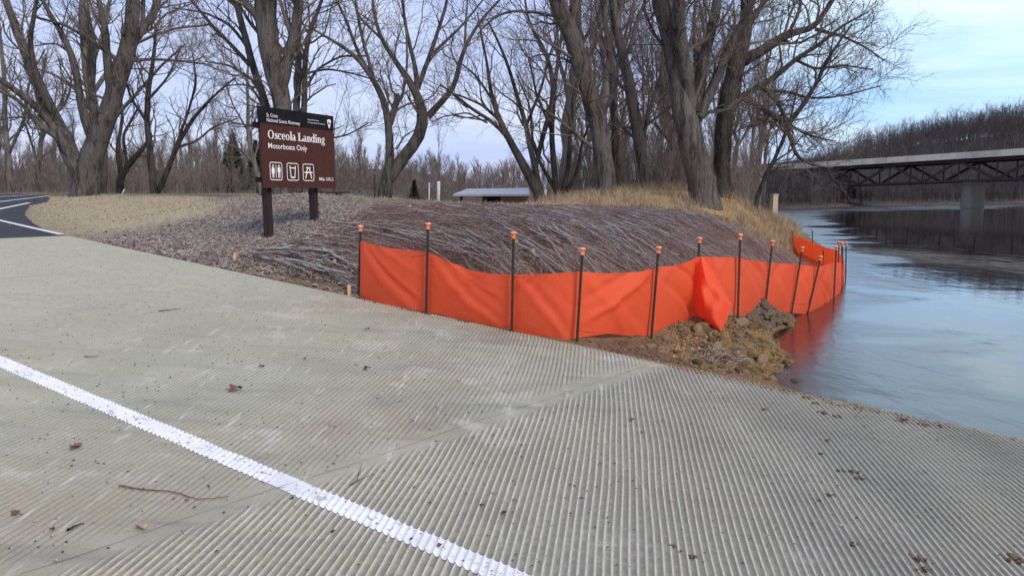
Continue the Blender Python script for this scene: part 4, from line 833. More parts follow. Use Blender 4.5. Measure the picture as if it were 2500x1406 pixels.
for k_, (fx, kind) in enumerate(((.162, 'wc'), (.381, 'cup'), (.598, 'table'))):
    G = Geo(); cx = fx * PW; rrect(cx, icy, IC, IC * 1.0, .035, .011, pl_, G); s_ = IC
    def P_(l): return [(cx + a * s_, icy + b_ * s_) for a, b_ in l]
    if kind == 'wc':
        shape(G, P_([(-.022, -.36), (.022, -.36), (.022, .36), (-.022, .36)]), pl_)
        for sx, dress in ((-.24, True), (.24, False)):
            th = np.linspace(0, 2 * math.pi, 14)[:-1]; shape(G, P_([(sx + .06 * math.cos(a), .3 + .06 * math.sin(a)) for a in th]), pl_)
            if dress: body = [(-.08, .22), (.08, .22), (.14, .0), (.10, -.02), (.13, -.14), (.07, -.14), (.065, -.36), (.012, -.36), (.012, -.14), (-.012, -.14), (-.012, -.36), (-.065, -.36), (-.07, -.14), (-.13, -.14), (-.10, -.02), (-.14, .0)]
            else: body = [(-.11, .22), (.11, .22), (.125, -.03), (.085, -.03), (.075, -.36), (.014, -.36), (.014, -.06), (-.014, -.06), (-.014, -.36), (-.075, -.36), (-.085, -.03), (-.125, -.03)]
            shape(G, P_([(sx + a, b_) for a, b_ in body]), pl_ + .0004)
    elif kind == 'cup':
        shape(G, P_([(-.27, .34), (-.2, .34), (-.13, -.28), (.13, -.28), (.2, .34), (.27, .34), (.18, -.36), (-.18, -.36)]), pl_)
        shape(G, P_([(-.19, .25), (-.17, .19), (.17, .19), (.19, .25)]), pl_ + .0006)
    else:
        for q, l in enumerate(([(-.2, .22), (.2, .22), (.2, .30), (-.2, .30)], [(-.36, -.04), (.36, -.04), (.36, .035), (-.36, .035)], [(-.13, .2), (-.05, .2), (-.22, -.34), (-.31, -.34)], [(.05, .2), (.13, .2), (.31, -.34), (.22, -.34)])):
            shape(G, P_(l), pl_ + q * .0005)
    G.build('pictogram', M['white'], sg, loc=b0, smooth=False)
# arrowhead emblem on the header
G = Geo(); ax, ay, aw, ah = .928 * PW, -.115 * PH, .1, .135
o_ = [(0, -.5), (.14, -.36), (.26, -.14), (.36, .1), (.47, .26), (.44, .38), (.3, .47), (.1, .5), (-.12, .49), (-.32, .45), (-.46, .36), (-.44, .22), (-.36, .06), (-.26, -.14), (-.15, -.35)]
shape(G, [(ax + a * aw, ay + b_ * ah) for a, b_ in o_], hl); G.build('emblem', M['white'], sg, loc=b0, smooth=False)
G = Geo()
shape(G, [(ax + a * aw, ay + b_ * ah) for a, b_ in [(-.28, .1), (-.1, .28), (.05, .14), (.14, .22), (.3, .06), (.2, -.08), (-.18, -.08)]], hl + .001)
shape(G, [(ax + a * aw, ay + b_ * ah) for a, b_ in [(-.3, .16), (-.24, .4), (-.18, .16), (-.22, .1)]], hl + .0014)
G.build('emblem_mark', mat('emblem_brown', (.25, .16, .11), .6), sg, loc=b0, smooth=False)

# ------------------------------------------------------------------ orange fence
def fabric_mat():
    m = mat('orange_fabric', (1.0, .15, .06), .65, [(1.6, 4, .42, .68, (.96, .125, .045), .8), (3, 4, .56, .75, (.78, .17, .09), .4)], [(700, 2, .0006), (7, 3, .010)], .35)
    t = m.node_tree; b = t.nodes['Principled BSDF']; tr = t.nodes.new('ShaderNodeBsdfTranslucent'); tr.inputs['Color'].default_value = (.95, .09, .02, 1)
    mx_ = t.nodes.new('ShaderNodeMixShader'); mx_.inputs[0].default_value = .48; o = t.nodes['Material Output']
    t.links.new(b.outputs[0], mx_.inputs[1]); t.links.new(tr.outputs[0], mx_.inputs[2]); t.links.new(mx_.outputs[0], o.inputs['Surface']); return m
M['fabric'] = fabric_mat()
# (top x, top y, bottom x, bottom y, depth)
FC = [(877, 590, 875, 728, 8.62), (884, 591, 882, 730, 8.55), (942, 605, 935, 742, 8.3), (996, 611, 990, 752, 8.12), (1043, 616, 1040, 762, 7.98), (1050, 619, 1046, 764, 7.96), (1090, 638, 1090, 772, 7.84), (1142, 660, 1140, 784, 7.7), (1195, 669, 1200, 796, 7.55), (1252, 671, 1249, 806, 7.42), (1262, 671, 1262, 810, 7.4),
      (1335, 669, 1338, 828, 7.27), (1400, 664, 1380, 829, 7.2), (1420, 663, 1409, 826, 7.2), (1480, 668, 1484, 814, 7.4), (1560, 665, 1530, 819, 7.62), (1603, 654, 1590, 819, 7.8), (1655, 648, 1640, 792, 8.15), (1690, 636, 1675, 784, 8.45), (1706, 627, 1697, 772, 8.7), (1750, 628, 1745, 778, 8.72), (1805, 628, 1800, 773, 8.85), (1818, 632, 1814, 774, 9.0), (1880, 642, 1868, 755, 10.0),
      (1950, 645, 1935, 764, 10.75), (1998, 652, 1975, 768, 11.1), (2036, 642, 2033, 745, 12.6), (2057, 640, 2056, 710, 14.3)]
FC2 = [(2057, 640, 2056, 710, 14.3), (2060, 634, 2060, 690, 15.4), (2046, 612, 2046, 676, 16.6), (2012, 603, 2012, 660, 18.6), (1982, 592, 1984, 642, 20.6), (1936, 573, 1934, 622, 23.4)]
def cloth(rows, seed, nv=26, per=14):
    r = np.random.default_rng(seed); C = np.array(rows, float); n = len(C); t = np.linspace(0, n - 1, (n - 1) * per + 1)
    c = np.stack([np.interp(t, np.arange(n), C[:, i]) for i in range(5)], 1)
    for _ in range(3): c[1:-1] = c[1:-1] * .4 + (c[:-2] + c[2:]) * .3
    Pt, Pb = at(c[:, 0], c[:, 1], c[:, 4]), at(c[:, 2], c[:, 3], c[:, 4]); k = np.linspace(0, 1, nv)
    G_ = Pt[:, None] * (1 - k[None, :, None]) + Pb[:, None] * k[None, :, None]
    d = np.gradient(Pt, axis=0) * [1, 1, 0]; nn = nrmz(np.stack([d[:, 1], -d[:, 0], 0 * d[:, 0]], -1))
    L_ = np.concatenate([[0], np.cumsum(np.linalg.norm(np.diff(Pt, axis=0), axis=1))])
    return G_, nn, L_, k
def folds(L_, k, posts, seed):
    r = np.random.default_rng(seed); X = L_[:, None] + 0 * k; K_ = k[None, :] + 0 * X; o = 0 * X
    for a, b in zip(posts[:-1], posts[1:]):
        w_ = b - a; s = (X - a) / w_; m = (s >= 0) & (s <= 1); env = np.sin(np.clip(s, 0, 1) * math.pi) ** .7
        f = .045 * env * np.sin(K_ * math.pi * .9)                         # belly of the span
        for _ in range(4):
            a0, sl, ws, am = r.uniform(-.1, .8), r.uniform(.5, 1.6) * r.choice([-1, 1]), r.uniform(.025, .11), r.uniform(-.045, .045)
            f = f + am * np.exp(-((s - a0 - sl * (K_ - .15)) / ws) ** 2) * env
        f = f + .018 * np.exp(-((s - .0 - .9 * K_) / .1) ** 2) * env - .018 * np.exp(-((1 - s - .9 * (1 - K_)) / .12) ** 2) * env
        o = np.where(m, f, o)
    return o
G_, nn, L_, k = cloth(FC, 1); per = 14
pidx = [0, 4, 9, 13, 16, 19, 21, 23, 24, 25, 26, 27]; pl2 = [L_[i * per] for i in pidx]
G_ = G_ - nn[:, None] * (folds(L_, k, pl2, 3) - .015)[..., None] * -1
rr_ = np.random.default_rng(2)
b0 = at(876, 722, 8.6)
fence = empty('silt_fence', tuple(b0), 'bright orange fabric silt fence sagging between capped steel posts beside the ramp', 'fence')
G = Geo(); G.grid(G_)
o = G.build('fabric', M['fabric'], fence, loc=b0)
G2, nn2, L2, k2 = cloth(FC2, 4); per = 14; G2 = G2 + nn2[:, None] * .45 * folds(L2, k2, [L2[i * per] for i in range(6)], 7)[..., None]
Geo().grid(G2).build('fabric', M['fabric'], fence, loc=b0)['label'] = 'short orange return of the fence along the water'
# loose flap folded over at the sixth post
rows = [[(1707, 629, 8.62), (1709, 628, 8.6), (1712, 628, 8.58), (1715, 628, 8.6), (1718, 629, 8.64)], [(1702, 660, 8.6), (1708, 660, 8.5), (1718, 658, 8.42), (1728, 657, 8.5), (1736, 658, 8.6)], [(1698, 695, 8.55), (1712, 697, 8.4), (1728, 690, 8.36), (1745, 690, 8.45), (1758, 694, 8.55)],
        [(1696, 722, 8.5), (1716, 715, 8.3), (1738, 722, 8.38), (1762, 724, 8.28), (1786, 744, 8.4)], [(1698, 748, 8.48), (1718, 752, 8.3), (1740, 748, 8.22), (1762, 756, 8.25), (1782, 762, 8.36)], [(1702, 768, 8.45), (1722, 776, 8.3), (1740, 778, 8.2), (1758, 782, 8.22), (1775, 780, 8.3)], [(1740, 794, 8.3), (1748, 800, 8.25), (1754, 804, 8.22), (1760, 808, 8.2), (1767, 799, 8.26)]]
A = np.array(rows, float); ti = np.linspace(0, 6, 31); tj = np.linspace(0, 4, 21)
A = np.stack([np.stack([np.interp(ti, np.arange(7), A[:, j, c]) for j in range(5)], 1) for c in range(3)], -1); A = np.stack([[np.interp(tj, np.arange(5), A[i, :, c]) for i in range(31)] for c in range(3)], -1)
for _ in range(1): A[1:-1, 1:-1] = (A[:-2, 1:-1] + A[2:, 1:-1] + A[1:-1, :-2] + A[1:-1, 2:]) / 4
Geo().grid(at(A[..., 0], A[..., 1], A[..., 2])).build('loose_flap', M['fabric'], fence, loc=b0)
PO = [(880, 552, 876, 726, 8.66, 0), (1045, 546, 1040, 764, 7.93, 1), (1254, 568, 1249, 809, 7.37, 1), (1422, 607, 1409, 828, 7.14, 1), (1608, 604, 1590, 823, 7.74, 1), (1708, 581, 1697, 778, 8.74, 0), (1807, 573, 1801, 776, 8.8, 1), (1886, 589, 1867, 760, 9.93, 1), (1959, 604, 1932, 768, 10.68, 1), (2004, 626, 1970, 772, 11.03, 1), (2042, 602, 2034, 760, 12.5, 1), (2057, 594, 2057, 712, 14.4, 1),
      (2066, 592, 2064, 700, 15.4, 1), (2048, 590, 2047, 690, 16.5, 0), (2010, 606, 2013, 665, 18.7, 0), (1983, 558, 1984, 650, 20.7, 1), (2055, 592, 2056, 690, 16.2, 1), (1934, 560, 1934, 625, 23.5, 0)]
for tx, ty, bx, by, Y, fr_ in PO:
    t_, b_ = at(tx, ty, Y), at(bx, by, Y); b_ = b_ - nrmz(t_ - b_) * .25; G = Geo(); d = nrmz(t_ - b_); l = np.linalg.norm(t_ - b_); sx_ = nrmz(np.cross(d, (0, 1, .01))); sy_ = np.cross(sx_, d)
    # T section: flange, web and studs
    G.box((t_ + b_) / 2, sx_ * .0125, sy_ * .0028, d * l / 2); G.box((t_ + b_) / 2 + sy_ * .0145, sx_ * .0024, sy_ * .0117, d * l / 2)
    for q in np.arange(.3, l - .06, .055): G.box(b_ + d * q - sy_ * .0052, sx_ * .006, sy_ * .0025, d * .006)
    po = G.build('post', M['steel'], fence, loc=b0, smooth=False)
    th = np.linspace(0, 2 * math.pi, 15)[:-1]
    rg = [[t_ + d * h_ + (sx_ * math.cos(a) + sy_ * math.sin(a)) * r0 for a in th] for h_, r0 in ((-.055, .019), (-.05, .0195), (-.012, .022), (-.01, .029), (.0, .03), (.008, .026), (.011, .001))]
    Geo().grid(np.array(rg), wrap=True).build('cap', M['cap'], po, loc=b0)
for a, b in [((1003, 627, 7.9), (1040, 622, 7.9)), ((1255, 675, 7.3), (1283, 677, 7.3)), ((1231, 800, 7.3), (1249, 791, 7.3)), ((1249, 793, 7.3), (1273, 803, 7.3)), ((1413, 806, 7.1), (1455, 812, 7.1)), ((1932, 741, 10.6), (1970, 743, 10.6))]:
    a, b = at(*a), at(*b); Geo().tubes([[a, (a * .6 + b * .4) + (0, 0, -.006), b]], [[.0022] * 3], 5).build('wire_tie', M['steel'], fence, loc=b0)

# ------------------------------------------------------------------ stakes and twine on the bank
stk = [(573, 643, 'at the left tip of the brush mat'), (750, 603, 'midway along the twine left of the fence'), (817, 662, 'in grey branches just left of the fence'), (853, 721, 'at the concrete edge near the first fence post'), (904, 566, 'behind the first fence post'), (1122, 592, 'above the second fence span'), (1303, 634, 'right of the third fence post in the brush'), (1003, 520, 'high on the brush slope near the crest'), (1262, 622, 'near the cap of the third fence post')]
for px, py, wh in stk:
    b = hit(px, py)[0]; h_ = .11; d = nrmz(np.array([rng.uniform(-.12, .12), rng.uniform(-.1, .1), 1])); e1_ = nrmz(np.cross(d, (0, 1, 0))); e2_ = np.cross(e1_, d)
    G = Geo().box(b + d * (h_ / 2 - .03), e1_ * .017, e2_ * .015, d * (h_ / 2 + .03)); G.box(b + d * (h_ + .004), e1_ * .012, e2_ * .010, d * .004)
    tag(G.build('wooden_stake', M['stake'], loc=b, smooth=False), 'short pale wooden stake ' + wh, 'stake', 'wooden stakes pegging the brush mat')
def twine(pts, label):
    P = []
    for (px, py), (qx, qy) in zip(pts[:-1], pts[1:]):
        for t in np.linspace(0, 1, 12)[:-1]: P.append(hit(px + (qx - px) * t, py + (qy - py) * t)[0] + (0, 0, .07 + .02 * math.sin(t * 9)))
    P = np.array(P); P, _ = resample(P, np.ones(len(P)), 40); b = P[0].copy()
    tag(Geo().tubes([P], [np.full(40, .0055)], 5).build('twine', M['twine'], loc=b), label, 'twine')
twine([(578, 640), (665, 612), (745, 602)], 'tan twine from the left stake over the grey branches')
twine([(756, 600), (868, 560), (935, 532), (972, 523)], 'tan twine running up toward the crest behind the first post')

# ------------------------------------------------------------------ brush mat
def sticks(pts, hd_, hs, Ls, r0, K, lift, rnd, wig=.05):
    """branches lying on the slope: heading per stick, lifted off the ground a little"""
    n = len(pts); s = np.linspace(-.5, .5, K); d = np.stack([np.sin(hd_), np.cos(hd_)], -1)
    off = np.cumsum(rnd.normal(0, wig, (n, K)), 1) * (Ls / K)[:, None]; nn = np.stack([d[:, 1], -d[:, 0]], -1)
    P2 = pts[:, None] + d[:, None] * (s[None, :] * Ls[:, None])[..., None] + nn[:, None] * off[..., None]
    z = ground(P2); ln0 = z[:, :1] * (.5 - s) + z[:, -1:] * (.5 + s); dv_ = z - ln0; z = ln0 + dv_.max(1, keepdims=True) * .55 + dv_ * .3 + lift[:, None] + np.abs(rnd.normal(0, .003, (n, K)))
    low_ = 1 - .8 * smoothstep(10.5, 14, pts[:, 1]); z = z - (lift * (1 - low_))[:, None] + (.035 * low_ * (1 + wave(pts, 4.2)))[:, None] + (rnd.uniform(-.03, .06, n) * low_)[:, None] * np.linspace(-1, 1, K)
    return np.concatenate([P2, z[..., None]], -1), r0[:, None] * np.linspace(1, .35, K)
def keep_in(P, poly, m=-.05): return (sdist(P[:, [0, P.shape[1] // 2, -1], :2], poly).reshape(-1, 3) > m).all(1)
fline = np.concatenate([hit([q[2] for q in FC], [min(q[3], 760) for q in FC])[:, :2]])
rnd = np.random.default_rng(21)
mat_area = z_brush
def mean_heading(p): return R(126) + R(24) * smoothstep(-2.6, .6, p[:, 0])
def lay(n, L0, L1, r0, r1, K, sd_, lmax, hsd=13, wig=.05):
    rn = np.random.default_rng(sd_); p = scatter(mat_area, n, sd_)
    hdg = mean_heading(p) + R(7) * wave(p, .9) + rn.normal(0, R(hsd), n); Ls = rn.uniform(L0, L1, n); rad = rn.uniform(r0, r1, n)
    P, q = sticks(p, hdg, None, Ls, rad, K, rn.uniform(.004, lmax, n), rn, wig)
    ok = keep_in(P, mat_area, -.06) & ((p[:, 0] > -1.75) | (p[:, 1] > 10.2) | (rn.uniform(0, 1, n) < .4)); P, q = P[ok], q[ok]
    uu_, vv_ = uv(P[..., :2]); return P, q
P, q = lay(11000, .25, 1.1, .002, .0055, 6, 31, .1, wig=.07, hsd=26); G = Geo().tubes(P, q, 3)
P, q = lay(5000, .06, .4, .0018, .004, 4, 33, .13, wig=.1, hsd=60); G.tubes(P, q, 3)
stuff(G.build('brush_twigs', M['branch_red'], smooth=True), 'reddish twigs matted over the slope behind the fence', 'brush')
P, q = lay(1500, .7, 2.6, .004, .010, 8, 32, .11, hsd=10, wig=.035); G = Geo().tubes(P, q, 5, cap=True)
A1, B1 = grow(P, q, 2, .35, 5, np.random.default_rng(3), .5, .4, .03, .6, .002, .12); G.tubes(A1, B1, 3)
stuff(G.build('brush_stems', M['branch_brown']), 'long brown stems laid side by side across the bank', 'brush')
# cut branches one can tell apart: grey, thick, at the front of the mat
CB = 'grey cut branches at the front of the brush mat'
cut = [((600 + 17 * i, 640 - 2.6 * i + 30 * math.sin(i * 2.4) * (i / 12)), (min(874, 745 + 15 * i), 672 - 1.5 * i + 34 * math.sin(i * 2.4 + .3)), .008 + .0045 * (i % 3)) for i in range(13)] + [((590, 640), (760, 600), .012), ((620, 648), (770, 640), .013), ((640, 655), (800, 690), .016), ((700, 665), (868, 702), .016), ((680, 640), (860, 668), .015), ((690, 625), (840, 640), .013), ((730, 610), (872, 632), .017), ((745, 600), (868, 610), .014), ((660, 660), (760, 690), .012), ((760, 620), (875, 650), .014), ((620, 640), (720, 628), .010), ((790, 600), (876, 590), .012), ((700, 640), (790, 668), .012), ((770, 668), (872, 722), .014), ((740, 690), (860, 716), .012), ((800, 640), (874, 676), .012)]
rn = np.random.default_rng(8); wh = ['curved', 'forked-looking', 'straight', 'bent']
for (ax_, ay_), (bx_, by_), r0 in cut:
    a, b = hit(ax_, ay_)[0], hit(bx_, by_)[0]; K = 14; t = np.linspace(0, 1, K)[:, None]; P = a * (1 - t) + b * t; nn_ = nrmz(np.cross(b - a, (0, 0, 1)))
    P = P + nn_ * np.cumsum(rn.normal(0, .011, K))[:, None]; P[:, 2] = ground(P[:, :2]).max() * 0 + np.linspace(a[2], b[2], K) + .07 + rn.uniform(0, .06) + np.abs(rn.normal(0, .006, K)); q = r0 * 1.15 * np.linspace(1, .45, K)
    G = Geo().tubes([P], [q], 8, cap=True); A1, B1 = grow(P[None], q[None], 3, .45, 6, rn, .35, .4, .03, .6, .003, .1)
    A1[..., 2] = np.maximum(A1[..., 2], ground(A1[..., :2]) + .02); G.tubes(A1, B1, 5)
    tag(G.build('cut_branch', M['branch_grey'], loc=P[0]), 'grey cut branch with side twigs lying between the sign and the first fence post', 'branch', 'grey cut branches left of the fence')
# grey branches along the top of the fence, on the slope
rn = np.random.default_rng(9); p = []
fy = lambda x: 1
row = [(x, np.interp(x, [q[0] for q in FC], [q[1] for q in FC])) for x in rn.uniform(895, 1750, 120)]
hp = hit([r[0] for r in row], [r[1] - 2 - 118 * rn.uniform(0, 1) ** 1.5 for r in row])[:, :2]
hdg = mean_heading(hp) + rn.normal(0, R(8), 120); P, q = sticks(hp, hdg, None, rn.uniform(.7, 1.7, 120), rn.uniform(.006, .012, 120), 12, rn.uniform(.06, .11, 120), rn, .03)
ok = keep_in(P, mat_area, -.02); P, q = P[ok], q[ok]
for i in range(len(P)):
    A1, B1 = grow(P[i:i + 1], q[i:i + 1], 2, .35, 5, rn, .4, .35, .02, .6, .003, .1); A1[..., 2] = np.maximum(A1[..., 2], ground(A1[..., :2]) + .05)
    tag(Geo().tubes(P[i:i + 1], q[i:i + 1], 7, cap=True).tubes(A1, B1, 4).build('cut_branch', M['branch_grey'], loc=P[i, 0]), ('long' if np.linalg.norm(P[i, 0] - P[i, -1]) > 1.2 else 'short') + ' grey branch on the brush slope above the ' + ['first', 'second', 'third', 'fourth', 'fifth', 'sixth'][int(np.clip(np.searchsorted([1045, 1254, 1422, 1608, 1708], proj(P[i, 6])[0]), 0, 5))] + ' fence span' + (', high up' if proj(P[i, 6])[1] < 590 else ', low down'), 'branch', 'grey branches on the slope behind the fence')

# ------------------------------------------------------------------ mulch, grass, litter
def chips(poly, n, l0, l1, wfac, seed, lift=.012, tilt=.35, jit=.16):
    r = np.random.default_rng(seed); p = scatter(poly, n, seed) + r.normal(0, jit, (n, 2)); uu_, vv_ = uv(p); p = p[(vv_ > EDGE + .01) & (wave(p, 3.1) + .6 * wave(p, 8) < r.normal(.75, .25, n))]; n = len(p); z = ground(p); a = r.uniform(0, 6.28, n) * .5 + R(30); l = r.uniform(l0, l1, n); w_ = l * r.uniform(*wfac, n)
    d = np.stack([np.cos(a), np.sin(a), r.normal(0, tilt, n)], -1); d = nrmz(d) * l[:, None] / 2; e = nrmz(np.cross(d, np.stack([r.normal(0, .4, n), r.normal(0, .4, n), np.ones(n)], -1))) * w_[:, None] / 2
    c = np.column_stack([p, z + lift * r.uniform(.3, 1.6, n) + np.abs(d[:, 2]) * .6]); h_ = np.array([0, 0, .004])
    V_ = np.stack([c - d - e, c + d - e, c + d + e, c - d + e, c - d * .9 - e * .8 + h_, c + d * .9 - e * .8 + h_, c + d * .9 + e * .8 + h_, c - d * .9 + e * .8 + h_], 1)
    b_ = (np.arange(n) * 8)[:, None]; Q = np.concatenate([b_ + np.array(q) for q in ([4, 5, 6, 7], [0, 1, 5, 4], [1, 2, 6, 5], [2, 3, 7, 6], [3, 0, 4, 7])]); return V_.reshape(-1, 3), Q
M['mulch'] = mat('mulch', (.24, .20, .18), .95, [(9, 3, .4, .62, (.40, .36, .33), .9), (5, 3, .55, .7, (.15, .08, .06), .8)]); M['leaf_bits'] = mat('leaf_bits', (.13, .1, .085), .95, [(2, 3, .45, .6, (.26, .2, .16), .9)]); M['mulch_dark'] = mat('mulch_dark', (.06, .05, .052), .95, [(9, 3, .5, .7, (.13, .1, .1), .8)])
V_, Q = chips(z_mulch, 34000, .012, .06, (.08, .28), 41, .012, jit=.42); stuff(Geo().add(V_, Q).build('wood_mulch', M['mulch'], smooth=False), 'grey shredded wood mulch spread around the sign', 'mulch')
V_, Q = chips(z_mulch, 7000, .012, .05, (.15, .4), 42, .012, jit=.35); stuff(Geo().add(V_, Q).build('dark_mulch', M['mulch_dark'], smooth=False), 'dark damp bits among the grey mulch', 'mulch')
edgep = poly_world([(300, 603), (560, 650), (880, 715), (880, 700), (700, 655), (560, 632), (400, 600), (300, 590)])
V_, Q = chips(edgep, 5000, .02, .1, (.08, .25), 43, .02); stuff(Geo().add(V_, Q).build('edge_litter', M['branch_brown'], smooth=False), 'reddish twig litter along the top edge of the concrete', 'litter')
def blades(poly, n, h0, h1, w_, seed, lean=.4, K=3, clump=0):
    r = np.random.default_rng(seed)
    if clump:
        c = scatter(poly, clump, seed); p = c[r.integers(0, clump, n)] + r.normal(0, .09, (n, 2))
    else:
        p = scatter(poly, n, seed) + r.normal(0, .45, (n, 2)); uu_, vv_ = uv(p); p = p[(vv_ > EDGE + .01) & (sdist(p, asp) < -.02)]; n = len(p)
    z = ground(p) - .01; h_ = r.uniform(h0, h1, n); a = r.uniform(0, 6.28, n); ln_ = lean * r.uniform(.2, 1.4, n)
    d = np.stack([np.cos(a) * ln_ * h_, np.sin(a) * ln_ * h_], -1); b_ = r.uniform(0, 6.28, n); e = np.stack([np.cos(b_), np.sin(b_), 0 * b_], -1) * (w_ * r.uniform(.6, 1.3, n))[:, None]
    rows = []
    for j in range(K):
        t = j / K; c = np.column_stack([p + d * t ** 2, z + h_ * (t - .35 * ln_ * t * t)]); rows += [c - e * (1 - t * .6), c + e * (1 - t * .6)]
    rows.append(np.column_stack([p + d, z + h_ * (1 - .35 * ln_)])); V_ = np.stack(rows, 1); m = V_.shape[1]; b_ = (np.arange(n) * m)[:, None]
    Q = np.concatenate([b_ + np.array([2 * j, 2 * j + 1, 2 * j + 3, 2 * j + 2]) for j in range(K - 1)]); T = b_ + np.array([2 * K - 2, 2 * K - 1, 2 * K]); return V_.reshape(-1, 3), Q, T
M['grass'] = mat('dry_grass', (.47, .40, .29), .9, [(.9, 4, .5, .62, (.40, .37, .2), .6), (2.2, 4, .5, .66, (.36, .29, .22), .6), (6, 3, .5, .7, (.5, .42, .24), .7), (.8, 3, .58, .7, (.3, .2, .12), .6)]); M['tall'] = mat('tall_grass', (.33, .25, .165), .9, [(1.2, 4, .42, .64, (.33, .23, .12), .8), (4, 3, .5, .7, (.43, .33, .21), .7)])
stuff(Geo().add(*blades(z_grass, 46000, .02, .055, .0035, 51, 1.1, 2)).build('dry_lawn', M['grass'], smooth=False), 'short straw-coloured grass between the car park and the mulch', 'grass')
V_, Q = chips(z_grass, 1500, .01, .045, (.3, .7), 44, .03, .5, jit=.5); stuff(Geo().add(V_, Q).build('fallen_leaves', M['leaf_bits'], smooth=False), 'scattered dark leaf bits on the dry grass', 'litter')
bank = poly_world([(1800, 545), (1870, 535), (1935, 540), (1948, 565), (1940, 600), (1900, 612), (1860, 585)])
stuff(Geo().add(*blades(bank, 9000, .15, .4, .005, 57, .8, 3, clump=700)).build('bank_grass', M['tall'], smooth=False), 'matted tan grass on the bank above the orange fence return', 'grass')
stuff(Geo().add(*blades(z_tall, 52000, .14, .46, .005, 52, .8, 3, clump=2200)).build('tall_grass', M['tall'], smooth=False), 'tall tan dead grass under the riverside trees', 'grass')
crest = np.array([(-9, 17), (-4, 15.5), (1, 16.2), (3, 17), (2, 22), (-6, 23), (-12, 26), (-20, 38), (-24, 40), (-16, 26)])
stuff(Geo().add(*blades(crest, 9000, .03, .12, .004, 53, .7, 2)).build('crest_grass', M['grass'], smooth=False), 'thin dry grass along the crest of the bank', 'grass')

# ------------------------------------------------------------------ cobbles at the water's edge
def rock_mesh(seed, n=2):
    import bmesh
    bm = bmesh.new(); bmesh.ops.create_icosphere(bm, subdivisions=3, radius=1); r = np.random.default_rng(seed); k_ = r.normal(size=(5, 3)) * 1.3; ph = r.uniform(0, 6, 5)
    for v_ in bm.verts:
        c = np.array(v_.co); f = 1 + .09 * sum(math.sin(k_[i] @ c * 1.4 + ph[i]) for i in range(5)) ; v_.co = c * f * np.array([1, .78, .6])
    me = bpy.data.meshes.new('cobble'); bm.to_mesh(me); bm.free()
    for p_ in me.polygons: p_.use_smooth = True
    return me
def stone(name, c): return mat(name, c, .92, [(2.5, 4, .42, .66, tuple(x * .68 for x in c), .7), (9, 4, .52, .7, tuple(min(1, x * 1.5) for x in c), .5)], [(14, 4, .05)], .12)
SM = [stone('stone_tan', (.44, .29, .115)), stone('stone_brown', (.26, .165, .075)), stone('stone_ochre', (.5, .33, .11)), stone('stone_pale', (.5, .37, .24)), stone('stone_olive', (.3, .2, .1))]
RM = []
for i in range(10):
    me = rock_mesh(200 + i); me.materials.append(SM[i % 5]); RM.append(me)
rock_area = poly_world([(1600, 862), (1640, 800), (1700, 785), (1790, 782), (1850, 790), (1930, 805), (1965, 830), (1948, 850), (1950, 900), (1925, 915), (1960, 950), (1900, 940), (1760, 912)])
rn = np.random.default_rng(61); pts = scatter(rock_area, 900, 62); wgt = smoothstep(1660, 1760, proj(np.column_stack([pts, ground(pts)]))[0]); pts = pts[rn.uniform(0, 1, len(pts)) < .12 + .88 * wgt][:285]
for i, p_ in enumerate(pts):
    s_ = float(np.clip(rn.lognormal(-3.4, .42), .016, .09)); z_ = float(ground(p_)); o = bpy.data.objects.new('cobble', RM[int(rn.integers(0, 10))]); COL.objects.link(o)
    o.location = (p_[0], p_[1], z_ + s_ * .22); o.rotation_euler = (rn.uniform(-.4, .4), rn.uniform(-.4, .4), rn.uniform(0, 6.28)); o.scale = (s_, s_ * rn.uniform(.8, 1.1), s_ * rn.uniform(.8, 1.2))
    cq, _r = proj(np.array([p_[0], p_[1], z_])); cname = {'stone_tan': 'tan', 'stone_brown': 'brown', 'stone_ochre': 'ochre', 'stone_pale': 'pale', 'stone_olive': 'olive'}[o.data.materials[0].name]
    size = 'small' if s_ < .03 else ('medium' if s_ < .045 else 'large'); wh_ = 'at the water' if cq > 1870 else ('by the ramp edge' if _r > 860 else ('close under the fence' if _r < 812 else 'in the middle of the heap'))
    tag(o, size + ' ' + cname + ' cobble ' + wh_ + ('' if cq > 1870 else (', left part' if cq < 1740 else ', right part')), 'cobble', 'cobbles at the water edge')
for px, py, s_, mi, lb in [(1590, 852, .05, 3, 'pale round cobble on bare soil, right one of the pair by the ramp edge'), (1567, 858, .045, 3, 'flat tan cobble on bare soil, left one of the pair by the ramp edge'), (1535, 832, .04, 2, 'ochre cobble half sunk in soil below the fourth fence post'), (1712, 812, .075, 0, 'largest tan cobble close under the hanging fabric flap'), (1810, 795, .085, 3, 'large pale cobble right below the seventh fence post'), (1842, 826, .08, 2, 'large ochre cobble in the middle of the heap'), (1840, 876, .07, 0, 'long tan cobble at the water side of the heap')]:
    p_ = hit(px, py)[0]; o = bpy.data.objects.new('cobble', RM[mi]); COL.objects.link(o); o.location = (p_[0], p_[1], p_[2] + s_ * .25); o.scale = (s_, s_, s_); o.rotation_euler = (.2, .1, px)
    tag(o, lb, 'cobble', 'cobbles at the water edge')
